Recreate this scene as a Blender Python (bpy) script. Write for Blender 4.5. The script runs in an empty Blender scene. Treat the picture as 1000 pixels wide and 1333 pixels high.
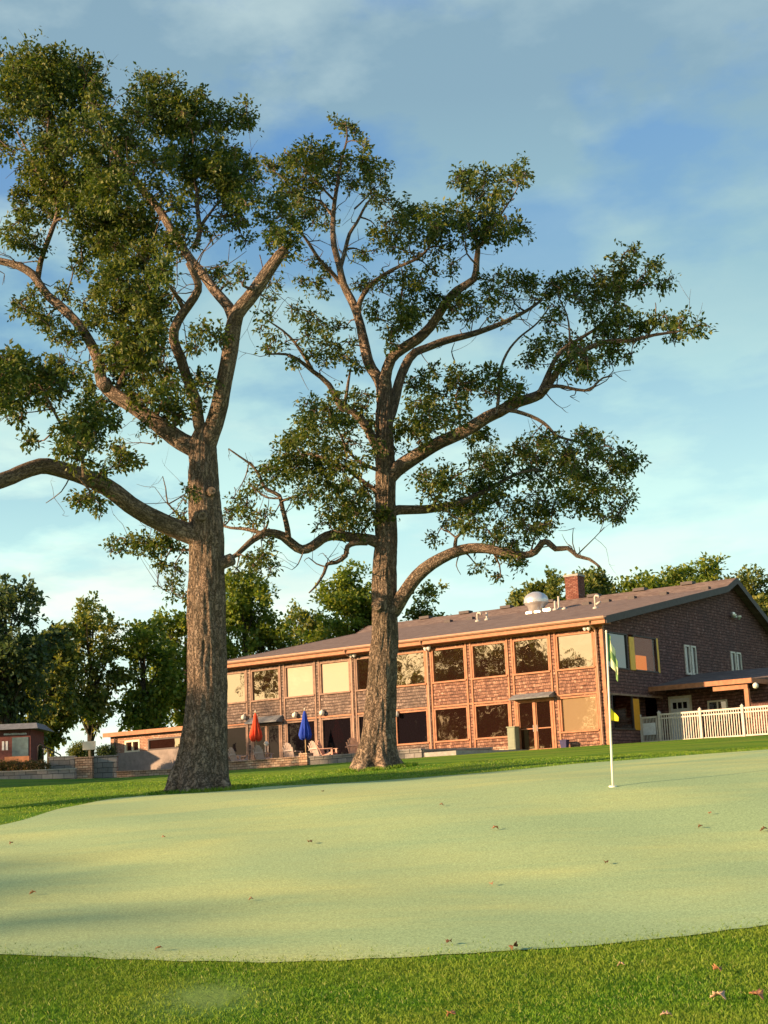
import bpy, math, random
import numpy as np
from mathutils import Vector, Matrix
rng = np.random.default_rng(7); random.seed(7)
sc = bpy.context.scene; COL = sc.collection
R = math.radians
# ------------------------------------------------------------------ camera
FL, CX, CY = 2000.0, 500.0, 666.5
PI_, RO = R(11.09), R(2.52)
R0 = np.array([1, 0, 0.]); U0 = np.array([0, -math.sin(PI_), math.cos(PI_)]); FW = np.array([0, math.cos(PI_), math.sin(PI_)])
RT = math.cos(RO)*R0 - math.sin(RO)*U0; UP = math.cos(RO)*U0 + math.sin(RO)*R0
def ray(px, py):
    d = (px-CX)/FL*RT - (py-CY)/FL*UP + FW
    return d/d[1]
def at(px, py, Y): return ray(px, py)*Y
cd = bpy.data.cameras.new('camera'); cam = bpy.data.objects.new('camera', cd); COL.objects.link(cam)
cam.matrix_world = Matrix([[RT[i], UP[i], -FW[i], 0] for i in range(3)] + [[0, 0, 0, 1]])
cd.sensor_fit = 'VERTICAL'; cd.sensor_height = 24; cd.lens = 24*FL/1333; cd.clip_end = 5000; cd.clip_start = .1
sc.camera = cam
# ------------------------------------------------------------------ render / light
sc.render.engine = 'CYCLES'
sc.view_settings.view_transform = 'Standard'; sc.view_settings.look = 'None'; sc.view_settings.exposure = EXPO = 1.15
SUN_EL, SUN_AZ = R(15), R(68)          # azimuth: left of straight behind the camera
tosun = Vector((-math.sin(SUN_AZ)*math.cos(SUN_EL), -math.cos(SUN_AZ)*math.cos(SUN_EL), math.sin(SUN_EL)))
sl = bpy.data.lights.new('sun', 'SUN'); sl.energy = 5.0; sl.angle = R(.9); sl.color = (1, .66, .37)
so = bpy.data.objects.new('sun', sl); COL.objects.link(so); so.rotation_euler = tosun.to_track_quat('Z', 'Y').to_euler()

class NT:
    def __init__(s, tree): s.t = tree; s.n = tree.nodes; s.n.clear()
    def __call__(s, kind, inp=None, **kw):
        nd = s.n.new(kind)
        for k, v in kw.items(): setattr(nd, k, v)
        for k, v in (inp or {}).items():
            if hasattr(v, 'is_output') or isinstance(v, bpy.types.NodeSocket): s.t.links.new(v, nd.inputs[k])
            else: nd.inputs[k].default_value = v
        return nd
    def ramp(s, fac, stops, interp='LINEAR'):
        nd = s('ShaderNodeValToRGB', {'Fac': fac}); cr = nd.color_ramp; cr.interpolation = interp
        while len(cr.elements) < len(stops): cr.elements.new(.5)
        for e, (p, c) in zip(cr.elements, stops):
            e.position = p; e.color = (c, c, c, 1) if isinstance(c, (int, float)) else (*c, 1)
        return nd.outputs[0]
    def mix(s, fac, a, b, mode='MIX'):
        nd = s.n.new('ShaderNodeMix'); nd.data_type = 'RGBA'; nd.blend_type = mode; nd.clamp_factor = True
        for k, v in ((0, fac), (6, a), (7, b)):
            if isinstance(v, bpy.types.NodeSocket): s.t.links.new(v, nd.inputs[k])
            elif k == 0: nd.inputs[k].default_value = v
            else: nd.inputs[k].default_value = (*v, 1) if isinstance(v, tuple) else (v, v, v, 1)
        return nd.outputs[2]
    def math(s, op, a, b=0., c=0.):
        nd = s.n.new('ShaderNodeMath'); nd.operation = op
        for i, v in enumerate((a, b, c)):
            if isinstance(v, bpy.types.NodeSocket): s.t.links.new(v, nd.inputs[i])
            else: nd.inputs[i].default_value = v
        return nd.outputs[0]
    def noise(s, vec, scale, detail=4, rough=.55, lac=2.):
        return s('ShaderNodeTexNoise', {'Vector': vec, 'Scale': scale, 'Detail': detail, 'Roughness': rough, 'Lacunarity': lac}).outputs[0]
    def vmap(s, vec, scale=(1, 1, 1), loc=(0, 0, 0), rot=(0, 0, 0)):
        return s('ShaderNodeMapping', {'Vector': vec, 'Scale': scale, 'Location': loc, 'Rotation': rot}).outputs[0]

# world: Nishita sky with thin clouds laid out on a sky plane
w = bpy.data.worlds.new('World'); sc.world = w; w.use_nodes = True; n = NT(w.node_tree)
tc = n('ShaderNodeTexCoord').outputs['Generated']
sky = n('ShaderNodeTexSky', sky_type='NISHITA', sun_disc=False)
sky.sun_elevation = SUN_EL; sky.sun_rotation = math.pi + SUN_AZ; sky.air_density = 1.0; sky.dust_density = .6; sky.ozone_density = 2.0
sx = n('ShaderNodeSeparateXYZ', {0: tc}); zz = n.math('MAXIMUM', sx.outputs[2], .0)
zc = n.math('ADD', zz, .12)
pv = n('ShaderNodeCombineXYZ', {0: n.math('DIVIDE', sx.outputs[0], zc), 1: n.math('DIVIDE', sx.outputs[1], zc), 2: 0.}).outputs[0]
c1 = n.noise(n.vmap(pv, (1.0, .9, 1), (3.1, 1.7, 0), (0, 0, .5)), 2.6, 8, .55)
c2 = n.noise(n.vmap(pv, (.8, .8, 1), (.4, 5.2, 0)), 1.3, 3, .5)
cs = n.math('ADD', n.math('MULTIPLY', c1, .55), n.math('MULTIPLY', c2, .45))
gap = n.ramp(cs, [(.46, 0.), (.53, 1.)])                      # 0 = blue gap
high = n.ramp(zz, [(.10, .15), (.26, .55), (.44, 1.)])        # gaps open with height
side = n.ramp(n.math('ADD', sx.outputs[0], .5), [(.30, 1.), (.75, .55)])
veil = n.math('SUBTRACT', .97, n.math('MULTIPLY', n.math('MULTIPLY', n.math('MULTIPLY', high, side), n.math('SUBTRACT', 1., gap)), .9))
cloudcol = n.ramp(zz, [(.0, (4.6, 5.1, 4.5)), (.1, (4.0, 5.0, 4.4)), (.18, (3.1, 4.5, 4.15)), (.31, (1.6, 2.65, 2.95)), (.44, (1.15, 1.85, 2.3)), (.52, (1.1, 1.75, 2.2)), (.68, (.9, 1.4, 2.)), (1., (.7, 1.1, 1.7))])
puff = n.math('MULTIPLY', n.ramp(n.noise(n.vmap(pv, (1.0, .9, 1), (9.3, 2.1, 0), (0, 0, .4)), 2.4, 9, .55), [(.47, 0.), (.60, 1.)]), n.ramp(n.math('ADD', sx.outputs[0], .5), [(.42, 1.), (.72, .45)]))
cloudcol = n.mix(n.math('MULTIPLY', puff, .6), cloudcol, n.ramp(zz, [(0., (5.6, 5.6, 4.6)), (.13, (5.0, 5.1, 4.2)), (.2, (3.7, 4.6, 4.0)), (.31, (2.2, 3.1, 3.1)), (.45, (2.9, 3.6, 3.5)), (.7, (1.3, 1.8, 2.2))]))
skyt = n.mix(1.0, sky.outputs[0], n.ramp(zz, [(0., (.5, .65, .6)), (.15, (.4, .65, .7)), (.32, (.42, .66, .8)), (.46, (.56, .86, 1.12)), (.68, (.25, .42, .62)), (1., (.22, .38, .6))]), 'MULTIPLY')
fin = n.mix(veil, skyt, cloudcol)
sdot = n('ShaderNodeVectorMath', {0: tc, 1: (-math.sin(SUN_AZ), -math.cos(SUN_AZ), 0.)}, operation='DOT_PRODUCT').outputs['Value']
glow = n.math('MULTIPLY', n.ramp(sdot, [(.45, 0.), (.95, 1.)]), n.ramp(zz, [(.05, 1.), (.45, 0.)]))
fin = n.mix(n.math('MULTIPLY', glow, .8), fin, (11., 8., 4.4))          # warm low sky round the sun
bg = n('ShaderNodeBackground', {'Color': fin, 'Strength': .105})
n('ShaderNodeOutputWorld', {'Surface': bg.outputs[0]})

# ------------------------------------------------------------------ materials
MATS = {}
def mat(name, fn, rough=.8, **kw):
    m = bpy.data.materials.new(name); m.use_nodes = True; n = NT(m.node_tree)
    out = n('ShaderNodeOutputMaterial'); p = n('ShaderNodeBsdfPrincipled', {'Roughness': rough, 'Specular IOR Level': kw.get('spec', .3), 'Metallic': kw.get('metal', 0.)})
    tco = n('ShaderNodeTexCoord').outputs['Object']
    r = fn(n, tco) if callable(fn) else fn
    col, bump = (r if isinstance(r, tuple) and isinstance(r[0], bpy.types.NodeSocket) else (r, None))
    if isinstance(col, bpy.types.NodeSocket): m.node_tree.links.new(col, p.inputs['Base Color'])
    else: p.inputs['Base Color'].default_value = (*col, 1)
    if bump is not None:
        b = n('ShaderNodeBump', {'Height': bump, 'Strength': kw.get('bs', .5), 'Distance': kw.get('bd', .03)})
        m.node_tree.links.new(b.outputs[0], p.inputs['Normal'])
    m.node_tree.links.new(p.outputs[0], out.inputs[0]); MATS[name] = m; return m
def plain(name, col, rough=.7, var=.25, sc_=6., **kw):
    def f(n, t):
        a = n.noise(t, sc_, 5, .6)
        return n.mix(1., col, n.ramp(a, [(.3, 1-var), (.7, 1+var*.6)]), 'MULTIPLY'), a
    return mat(name, f, rough, bs=.15, bd=.01, **kw)

def bark(name, a, b, c):
    def f(n, t):
        v = n('ShaderNodeAttribute', attribute_name='grain').outputs['Vector']
        big = n.noise(v, .9, 3, .5)
        wv = n.vmap(v, (1, 1, .2))
        dist = n('ShaderNodeVectorMath', {0: wv, 1: n.vmap(n('ShaderNodeTexNoise', {'Vector': v, 'Scale': 7., 'Detail': 4., 'Roughness': .7}).outputs['Color'], (.22, .22, .22))}, operation='ADD').outputs[0]
        vo = n('ShaderNodeTexVoronoi', {'Vector': dist, 'Scale': 15.}, feature='DISTANCE_TO_EDGE').outputs['Distance']
        vc = n('ShaderNodeTexVoronoi', {'Vector': dist, 'Scale': 15.}).outputs['Color']
        fine = n.noise(n.vmap(v, (1, 1, .35)), 30., 7, .75)
        mid = n.noise(n.vmap(v, (1, 1, .3)), 6., 5, .7)
        plate = n.ramp(vo, [(.0, 0.), (.10, .6), (.4, 1.)])
        base = n.mix(n.ramp(fine, [(.3, 0.), (.7, 1.)]), a, b)
        base = n.mix(n.math('MULTIPLY', n('ShaderNodeSeparateColor', {0: vc}).outputs[0], .22), base, c)
        base = n.mix(n.ramp(mid, [(.35, .55), (.6, 0.)]), base, tuple(x*.55 for x in a))
        base = n.mix(n.ramp(big, [(.4, 0.), (.65, .35)]), base, (.17, .16, .10))
        col = n.mix(n.math('MULTIPLY', n.math('SUBTRACT', 1., plate), .8), base, (.04, .035, .026))
        return col, n.math('ADD', n.math('MULTIPLY', plate, .55), n.math('ADD', n.math('MULTIPLY', fine, .55), n.math('MULTIPLY', mid, .6)))
    return mat(name, f, .95, bs=1., bd=.11, spec=.1)
bark('oak_bark', (.28, .19, .135), (.64, .46, .33), (.82, .70, .59))
bark('grey_bark', (.10, .085, .07), (.2, .17, .14), (.24, .21, .18))
plain('cut_wood', (.2, .15, .11), .9, .5, 30)

def leafmat(name, dark, mid, warm, trans=.28):
    m = bpy.data.materials.new(name); m.use_nodes = True; n = NT(m.node_tree)
    rnd = n('ShaderNodeNewGeometry').outputs['Random Per Island']
    big = n.noise(n('ShaderNodeTexCoord').outputs['Object'], .55, 2, .5)
    c = n.ramp(rnd, [(0., dark), (.45, mid), (.9, warm), (1., tuple(min(1, x*1.25) for x in warm))])
    c = n.mix(1., c, n.ramp(big, [(.3, (.75, .85, .8)), (.7, (1.2, 1.1, 1.))]), 'MULTIPLY')
    p = n('ShaderNodeBsdfPrincipled', {'Base Color': c, 'Roughness': .55, 'Specular IOR Level': .35})
    tr = n('ShaderNodeBsdfTranslucent', {'Color': n.mix(1., c, (1.5, 1.5, .6), 'MULTIPLY')})
    mx = n('ShaderNodeMixShader', {0: trans, 1: p.outputs[0], 2: tr.outputs[0]})
    n('ShaderNodeOutputMaterial', {'Surface': mx.outputs[0]}); MATS[name] = m
leafmat('oak_leaf', (.034, .066, .018), (.072, .115, .026), (.15, .165, .04), .32)
leafmat('bright_leaf', (.06, .11, .018), (.13, .20, .03), (.25, .28, .05), .38)
leafmat('dark_leaf', (.04, .07, .05), (.07, .115, .065), (.14, .18, .07), .4)
leafmat('mid_leaf', (.055, .095, .03), (.12, .165, .042), (.26, .26, .07), .4)
leafmat('flower_leaf', (.05, .07, .02), (.14, .13, .04), (.35, .2, .12))

def shakes(n, t, cols, sx_=.19, sz_=.13, ms=.012, dist=1., butt=0.):
    s = n('ShaderNodeSeparateXYZ', {0: t})
    v = n('ShaderNodeCombineXYZ', {0: n.math('ADD', s.outputs[0], s.outputs[1]), 1: s.outputs[2], 2: 0.}).outputs[0]
    v2 = n('ShaderNodeVectorMath', {0: v, 1: n.vmap(n('ShaderNodeTexNoise', {'Vector': v, 'Scale': 2.2, 'Detail': 2.}).outputs['Color'], (.07*dist, .05*dist, 0))}, operation='ADD').outputs[0]
    br = n('ShaderNodeTexBrick', {'Vector': v2, 'Color1': (0, 0, 0, 1), 'Color2': (1, 1, 1, 1), 'Mortar': (0, 0, 0, 1), 'Scale': 1., 'Mortar Size': ms, 'Mortar Smooth': .6, 'Bias': 0., 'Brick Width': sx_, 'Row Height': sz_})
    rnd = br.outputs[0]; mort = br.outputs[1]
    # saw-tooth of each course: butt edge throws out, top tucks under
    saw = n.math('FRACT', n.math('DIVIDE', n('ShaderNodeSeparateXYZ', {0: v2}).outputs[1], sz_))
    grain = n.noise(n.vmap(v, (30, 4, 1)), 1., 4, .7)
    big = n.noise(v, .8, 3, .6)
    if butt: rnd = n.math('ADD', n.math('MULTIPLY', rnd, .42), n.math('MULTIPLY', n.ramp(n.noise(n.vmap(v, (2.2, 6.5, 1)), 1.6, 6, .8), [(.37, 0.), (.63, 1.)]), .58))
    c = n.ramp(rnd, [(0., cols[0]), (.35, cols[1]), (.7, cols[2]), (1., cols[3])])
    c = n.mix(n.ramp(big, [(.35, 0.), (.7, .55)]), c, cols[4])
    c = n.mix(1., c, n.ramp(grain, [(.25, .72), (.75, 1.15)]), 'MULTIPLY')
    c = n.mix(n.math('MULTIPLY', mort, .85), c, tuple(x*.2 for x in cols[0]))
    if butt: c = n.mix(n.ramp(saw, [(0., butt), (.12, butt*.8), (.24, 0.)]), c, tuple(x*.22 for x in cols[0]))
    if butt: c = n.mix(n.ramp(n.noise(v, 7., 5, .75), [(.36, .6), (.52, 0.)]), c, tuple(x*.45 for x in cols[4]))
    h = n.math('SUBTRACT', n.math('SUBTRACT', n.math('MULTIPLY', rnd, .35), saw), mort)
    return c, h
SH = [(.06, .025, .018), (.25, .115, .075), (.46, .245, .16), (.76, .54, .39), (.18, .105, .08)]
SHG = [(.05, .032, .027), (.17, .115, .09), (.33, .235, .185), (.62, .50, .42), (.15, .115, .10)]
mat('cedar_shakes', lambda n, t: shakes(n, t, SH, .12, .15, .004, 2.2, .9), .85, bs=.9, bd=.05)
mat('grey_shakes', lambda n, t: shakes(n, t, SHG, .12, .15, .004, 2.2, .9), .85, bs=.9, bd=.05)  # greyer copy of the shake colours for the left bays
mat('shaded_shakes', lambda n, t: shakes(n, t, [(.06, .03, .025), (.17, .075, .06), (.27, .125, .10), (.46, .31, .28), (.11, .065, .065)], .12, .15, .004, 2.2, .9), .9, bs=.9, bd=.05)  # darker copy of the shakes, shade of the gable side put into the colour
SH2 = [(.20, .12, .10), (.34, .24, .2), (.44, .33, .28), (.55, .45, .4), (.30, .27, .27)]
mat('terrace_brick', lambda n, t: shakes(n, t, [(.3, .17, .1), (.42, .26, .17), (.5, .33, .22), (.55, .42, .3), (.36, .27, .2)], .28, .12), .9, bs=.7, bd=.03)
mat('block_stone', lambda n, t: shakes(n, t, [(.15, .14, .13), (.24, .22, .2), (.3, .27, .25), (.36, .33, .3), (.2, .2, .19)], .55, .26), .9, bs=.8, bd=.05)
mat('wing_brick', lambda n, t: shakes(n, t, [(.32, .17, .11), (.42, .24, .16), (.48, .29, .2), (.52, .36, .27), (.4, .25, .19)], .24, .085), .9, bs=.5, bd=.02)
mat('chimney_brick', lambda n, t: shakes(n, t, [(.15, .05, .035), (.22, .08, .055), (.28, .12, .085), (.3, .16, .12), (.19, .08, .06)], .22, .08), .9, bs=.5, bd=.02)
def roofm(n, t):
    c, h = shakes(n, n.vmap(t, (1, 0, 0), (0, 0, 0)), [(0, 0, 0)]*5)
    s = n('ShaderNodeSeparateXYZ', {0: t})
    v = n('ShaderNodeCombineXYZ', {0: s.outputs[0], 1: s.outputs[1], 2: 0.}).outputs[0]
    br = n('ShaderNodeTexBrick', {'Vector': v, 'Color1': (0, 0, 0, 1), 'Color2': (1, 1, 1, 1), 'Mortar': (.2, .2, .2, 1), 'Scale': 1., 'Mortar Size': .012, 'Brick Width': .32, 'Row Height': .16}).outputs
    col = n.ramp(br[0], [(0., (.12, .08, .065)), (.5, (.17, .12, .10)), (1., (.23, .17, .14))])
    return n.mix(n.ramp(n.noise(v, 1.2, 5, .7), [(.35, 0.), (.7, .5)]), col, (.24, .18, .15)), br[1]
mat('asphalt_shingles', roofm, .95, bs=.4, bd=-.02)
plain('slate_roof', (.2, .21, .22), .8, .35, 5)
plain('stained_trim', (.40, .17, .085), .6, .3, 5)
plain('grey_brown_trim', (.28, .175, .125), .7, .35, 4)  # greyer brown trim for the left bays, skirt and wing roof
plain('dark_fascia', (.07, .055, .055), .6)
plain('gutter_metal', (.42, .25, .17), .45, .15)
plain('white_vinyl', (.64, .57, .49), .5, .2)
plain('white_metal', (.75, .73, .7), .3, .08, metal=.0)
plain('galvanised', (.72, .70, .68), .32, .2, 3, metal=.6)
plain('pale_pipe', (.5, .46, .4), .5, .1)
plain('grey_green_paint', (.22, .25, .17), .6, .12)
plain('navy_paint', (.04, .035, .12), .6)
plain('orange_curtain', (.75, .33, .03), .9, .1)
plain('sunlit_wood', (.9, .52, .08), .6, .12)  # brightened in colour for sunlight coming through the corner glass
plain('red_canvas', (.72, .07, .025), .85, .12)
plain('blue_canvas', (.02, .06, .42), .8, .12)
plain('pole_wood', (.5, .36, .2), .6)
plain('chair_plastic', (.50, .40, .36), .6, .1)
plain('chair_plastic_pink', (.62, .34, .25), .6, .1)
plain('porcelain', (.85, .8, .68), .3, .05)
plain('shed_red', (.15, .055, .05), .8, .3)
plain('shed_blue', (.11, .17, .19), .6, .35, 3)
plain('sign_cream', (.78, .68, .5), .6, .06)
plain('sign_white', (.7, .7, .72), .5, .15, 9)
plain('iron', (.03, .03, .03), .5)
plain('concrete', (.35, .33, .3), .9)
plain('flagstick_white', (.82, .77, .62), .35, .05)
plain('pennant_yellow', (.85, .72, .02), .7, .05)
plain('dead_leaf', (.42, .2, .1), .8, .45, 40)
plain('pale_leaf', (.6, .4, .27), .8, .35, 40)
plain('brown_leaf', (.16, .08, .035), .8, .35, 40)
def flagcheck(n, t):
    uv = n('ShaderNodeUVMap').outputs[0]
    ck = n('ShaderNodeTexChecker', {'Vector': uv, 'Scale': 3., 'Color1': (.72, .74, .42, 1), 'Color2': (.16, .28, .10, 1)}).outputs[0]
    s = n('ShaderNodeSeparateXYZ', {0: uv}).outputs[0]
    return n.mix(n.math('LESS_THAN', s, .1), ck, (.03, .16, .08))
mat('check_flag', flagcheck, .8)
def interior(n, t):
    return (.05, .03, .02)
def pane(name, refl, tint, dark, rough=.02):
    m = bpy.data.materials.new(name); m.use_nodes = True; n = NT(m.node_tree)
    t = n('ShaderNodeTexCoord').outputs['Object']
    b = n('ShaderNodeBump', {'Height': n.noise(t, 1.1, 2, .5), 'Strength': .12, 'Distance': .05})
    g = n('ShaderNodeBsdfGlossy', {'Color': (*tint, 1), 'Roughness': rough, 'Normal': b.outputs[0]})
    d = n('ShaderNodeBsdfDiffuse', {'Color': (*dark, 1)})
    n('ShaderNodeOutputMaterial', {'Surface': n('ShaderNodeMixShader', {0: refl, 1: d.outputs[0], 2: g.outputs[0]}).outputs[0]}); MATS[name] = m
pane('window_glass', .50, (1., .84, .62), (.03, .012, .008))
pane('low_glass', .22, (1., .78, .55), (.02, .008, .006))
pane('cream_sky_glass', .10, (1., .78, .55), (.56, .43, .32))  # cream base paints in a flat sky reflection, no blind behind it
pane('tan_sky_glass', .42, (1., .8, .55), (.42, .29, .17))  # tan base paints in part of the reflected sky
pane('dark_glass', .03, (.9, .85, .8), (.008, .006, .008))
pane('shade_glass', .22, (.8, .82, .85), (.03, .03, .03))
def clearglass():
    m = bpy.data.materials.new('clear_glass'); m.use_nodes = True; n = NT(m.node_tree)
    g = n('ShaderNodeBsdfGlossy', {'Color': (.9, .95, 1, 1), 'Roughness': .02}); t = n('ShaderNodeBsdfTransparent', {'Color': (.85, .85, .82, 1)})
    n('ShaderNodeOutputMaterial', {'Surface': n('ShaderNodeMixShader', {0: .04, 1: t.outputs[0], 2: g.outputs[0]}).outputs[0]}); MATS['clear_glass'] = m
clearglass()
def sun_glow_mat():  # added orange emission in place of sunlight in the room, no lamp
    m = bpy.data.materials.new('sun_glow'); m.use_nodes = True; n = NT(m.node_tree)
    t = n('ShaderNodeTexCoord').outputs['Object']
    e = n('ShaderNodeEmission', {'Color': n.mix(n.noise(t, 1.3, 3, .5), (1., .20, .01), (1., .30, .03)), 'Strength': .45})
    n('ShaderNodeOutputMaterial', {'Surface': e.outputs[0]}); MATS['sun_glow'] = m
sun_glow_mat()
def dim_glow_mat():  # weaker added emission for room walls, stands in for sunlight
    m = bpy.data.materials.new('dim_sun_glow'); m.use_nodes = True; n = NT(m.node_tree)
    t = n('ShaderNodeTexCoord').outputs['Object']
    n('ShaderNodeOutputMaterial', {'Surface': n('ShaderNodeEmission', {'Color': n.mix(n.noise(t, 1.1, 3, .6), (.5, .06, .01), (.9, .25, .05)), 'Strength': .07}).outputs[0]}); MATS['dim_sun_glow'] = m
dim_glow_mat()

def grassm(kind):
    def f(n, t):
        a = n.noise(t, .35, 4, .6); b = n.noise(t, 38., 4, .8); c = n.noise(n.vmap(t, (.12, .5, 1), rot=(0, 0, .12)), 1., 4, .6)
        if kind == 'green':
            col = n.mix(n.ramp(c, [(.42, 0.), (.6, 1.)]), (.36, .50, .25), (.50, .58, .25))
            col = n.mix(n.ramp(a, [(.4, 0.), (.7, .6)]), col, (.36, .51, .27))
            col = n.mix(1., col, n.ramp(b, [(.3, .6), (.7, 1.3)]), 'MULTIPLY')
            fine = n.noise(t, 110., 3, .8)
            col = n.mix(1., col, n.ramp(fine, [(.3, .6), (.7, 1.3)]), 'MULTIPLY')
            return col, b
        col = n.mix(n.ramp(c, [(.38, 0.), (.62, 1.)]), (.07, .20, .014), (.20, .31, .025))
        col = n.mix(n.ramp(a, [(.45, 0.), (.75, .7)]), col, (.2, .24, .04))
        sp = n.noise(t, 14., 5, .75)
        col = n.mix(1., col, n.ramp(sp, [(.3, .5), (.7, 1.4)]), 'MULTIPLY')
        pd = n('ShaderNodeVectorMath', {0: n.vmap(t, (1, .75, 0)), 1: (-1.55, 12.55*.75, 0)}, operation='DISTANCE').outputs['Value']
        pd = n.math('ADD', pd, n.math('MULTIPLY', n.noise(t, 2.5, 4, .6), .5))
        col = n.mix(n.ramp(pd, [(.35, .5), (.95, 0.)]), col, (.22, .34, .12))
        return col, n.math('ADD', b, sp)
    return f
mat('putting_turf', grassm('green'), .95, spec=.08, bs=.35, bd=.01)
mat('lawn_turf', grassm('lawn'), .95, spec=.08, bs=.8, bd=.04)
def blades_m():
    m = bpy.data.materials.new('grass_blade'); m.use_nodes = True; n = NT(m.node_tree)
    rnd = n('ShaderNodeNewGeometry').outputs['Random Per Island']; t = n('ShaderNodeTexCoord').outputs['Object']
    c = n.ramp(rnd, [(0., (.05, .15, .01)), (.5, (.12, .28, .016)), (.9, (.24, .38, .03)), (1., (.5, .5, .2))])
    c = n.mix(n.ramp(n.noise(t, .8, 4, .6), [(.38, 0.), (.62, .65)]), c, (.26, .34, .04))
    p = n('ShaderNodeBsdfPrincipled', {'Base Color': c, 'Roughness': .6, 'Specular IOR Level': .2})
    tr = n('ShaderNodeBsdfTranslucent', {'Color': c})
    n('ShaderNodeOutputMaterial', {'Surface': n('ShaderNodeMixShader', {0: .3, 1: p.outputs[0], 2: tr.outputs[0]}).outputs[0]}); MATS['grass_blade'] = m
blades_m()

# ------------------------------------------------------------------ mesh helpers
class MB:
    def __init__(s): s.v = []; s.f = []; s.smooth = False
    def add(s, vs, fs):
        o = len(s.v); s.v += [tuple(map(float, p)) for p in vs]; s.f += [tuple(i+o for i in f) for f in fs]; return s
    def box(s, x0, x1, y0, y1, z0, z1):
        return s.add([(x, y, z) for x in (x0, x1) for y in (y0, y1) for z in (z0, z1)],
                     [(0, 1, 3, 2), (4, 6, 7, 5), (0, 4, 5, 1), (2, 3, 7, 6), (0, 2, 6, 4), (1, 5, 7, 3)])
    def bar(s, a, b, w, h=None):
        a = Vector(a); b = Vector(b); h = h or w; d = (b-a).normalized()
        up = Vector((0, 0, 1)) if abs(d.z) < .95 else Vector((0, 1, 0))
        x = d.cross(up).normalized()*w/2; y = x.cross(d).normalized()*h/2
        vs = [p+i*x+j*y for p in (a, b) for i, j in ((-1, -1), (1, -1), (1, 1), (-1, 1))]
        return s.add(vs, [(3, 2, 1, 0), (4, 5, 6, 7)]+[(i, (i+1) % 4, 4+(i+1) % 4, 4+i) for i in range(4)])
    def tube(s, pts, rad, k=10):
        pts = [Vector(p) for p in pts]; rad = rad if hasattr(rad, '__len__') else [rad]*len(pts)
        o = len(s.v); N = None
        for i, p in enumerate(pts):
            t = (pts[min(i+1, len(pts)-1)]-pts[max(i-1, 0)]).normalized()
            if N is None: N = t.orthogonal().normalized()
            N = (N - t*N.dot(t)).normalized(); B = t.cross(N)
            s.v += [tuple(p+(N*math.cos(a)+B*math.sin(a))*rad[i]) for a in [2*math.pi*j/k for j in range(k)]]
        for i in range(len(pts)-1):
            s.f += [(o+i*k+j, o+i*k+(j+1) % k, o+(i+1)*k+(j+1) % k, o+(i+1)*k+j) for j in range(k)]
        s.f += [tuple(o+j for j in range(k))[::-1], tuple(o+(len(pts)-1)*k+j for j in range(k))]
        return s
    def lathe(s, prof, c=(0, 0, 0), k=20):
        o = len(s.v)
        for r, z in prof: s.v += [(c[0]+r*math.cos(2*math.pi*j/k), c[1]+r*math.sin(2*math.pi*j/k), c[2]+z) for j in range(k)]
        for i in range(len(prof)-1):
            s.f += [(o+i*k+j, o+i*k+(j+1) % k, o+(i+1)*k+(j+1) % k, o+(i+1)*k+j) for j in range(k)]
        s.f += [tuple(o+j for j in range(k))[::-1], tuple(o+(len(prof)-1)*k+j for j in range(k))]
        return s
    def build(s, name, m, parent=None, smooth=False, bevel=0):
        me = bpy.data.meshes.new(name); me.from_pydata(s.v, [], s.f); me.update()
        if isinstance(m, str): m = MATS[m]
        me.materials.append(m)
        if smooth: me.polygons.foreach_set('use_smooth', [True]*len(me.polygons))
        o = bpy.data.objects.new(name, me); COL.objects.link(o); o.parent = parent
        if bevel:
            b = o.modifiers.new('bevel', 'BEVEL'); b.width = bevel; b.segments = 2
        return o
def npmesh(name, verts, faces, m, parent=None, smooth=False, grain=None):
    verts = np.asarray(verts, np.float32); faces = np.asarray(faces, np.int32)
    me = bpy.data.meshes.new(name); k = faces.shape[1]
    me.vertices.add(len(verts)); me.vertices.foreach_set('co', verts.ravel())
    me.loops.add(faces.size); me.loops.foreach_set('vertex_index', faces.ravel())
    me.polygons.add(len(faces)); me.polygons.foreach_set('loop_start', np.arange(0, faces.size, k, dtype=np.int32))
    try: me.polygons.foreach_set('loop_total', np.full(len(faces), k, np.int32))
    except Exception: pass
    if smooth: me.polygons.foreach_set('use_smooth', np.ones(len(faces), bool))
    if grain is not None:
        a = me.attributes.new('grain', 'FLOAT_VECTOR', 'POINT'); a.data.foreach_set('vector', np.asarray(grain, np.float32).ravel())
    me.update(calc_edges=True); me.validate(); me.materials.append(MATS[m] if isinstance(m, str) else m)
    o = bpy.data.objects.new(name, me); COL.objects.link(o); o.parent = parent; return o
def tag(o, label=None, cat=None, group=None, kind=None):
    for k, v in (('label', label), ('category', cat), ('group', group), ('kind', kind)):
        if v: o[k] = v
    return o
def empty(name, loc, rz=0, label=None, cat=None, group=None, kind=None):
    o = bpy.data.objects.new(name, None); COL.objects.link(o); o.location = Vector([float(x) for x in loc]); o.rotation_euler = (0, 0, rz)
    return tag(o, label, cat, group, kind)
def copy_tree(o, parent=None):
    c = o.copy(); COL.objects.link(c); c.parent = parent
    for ch in [x for x in o.children]: copy_tree(ch, c)
    return c

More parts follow.
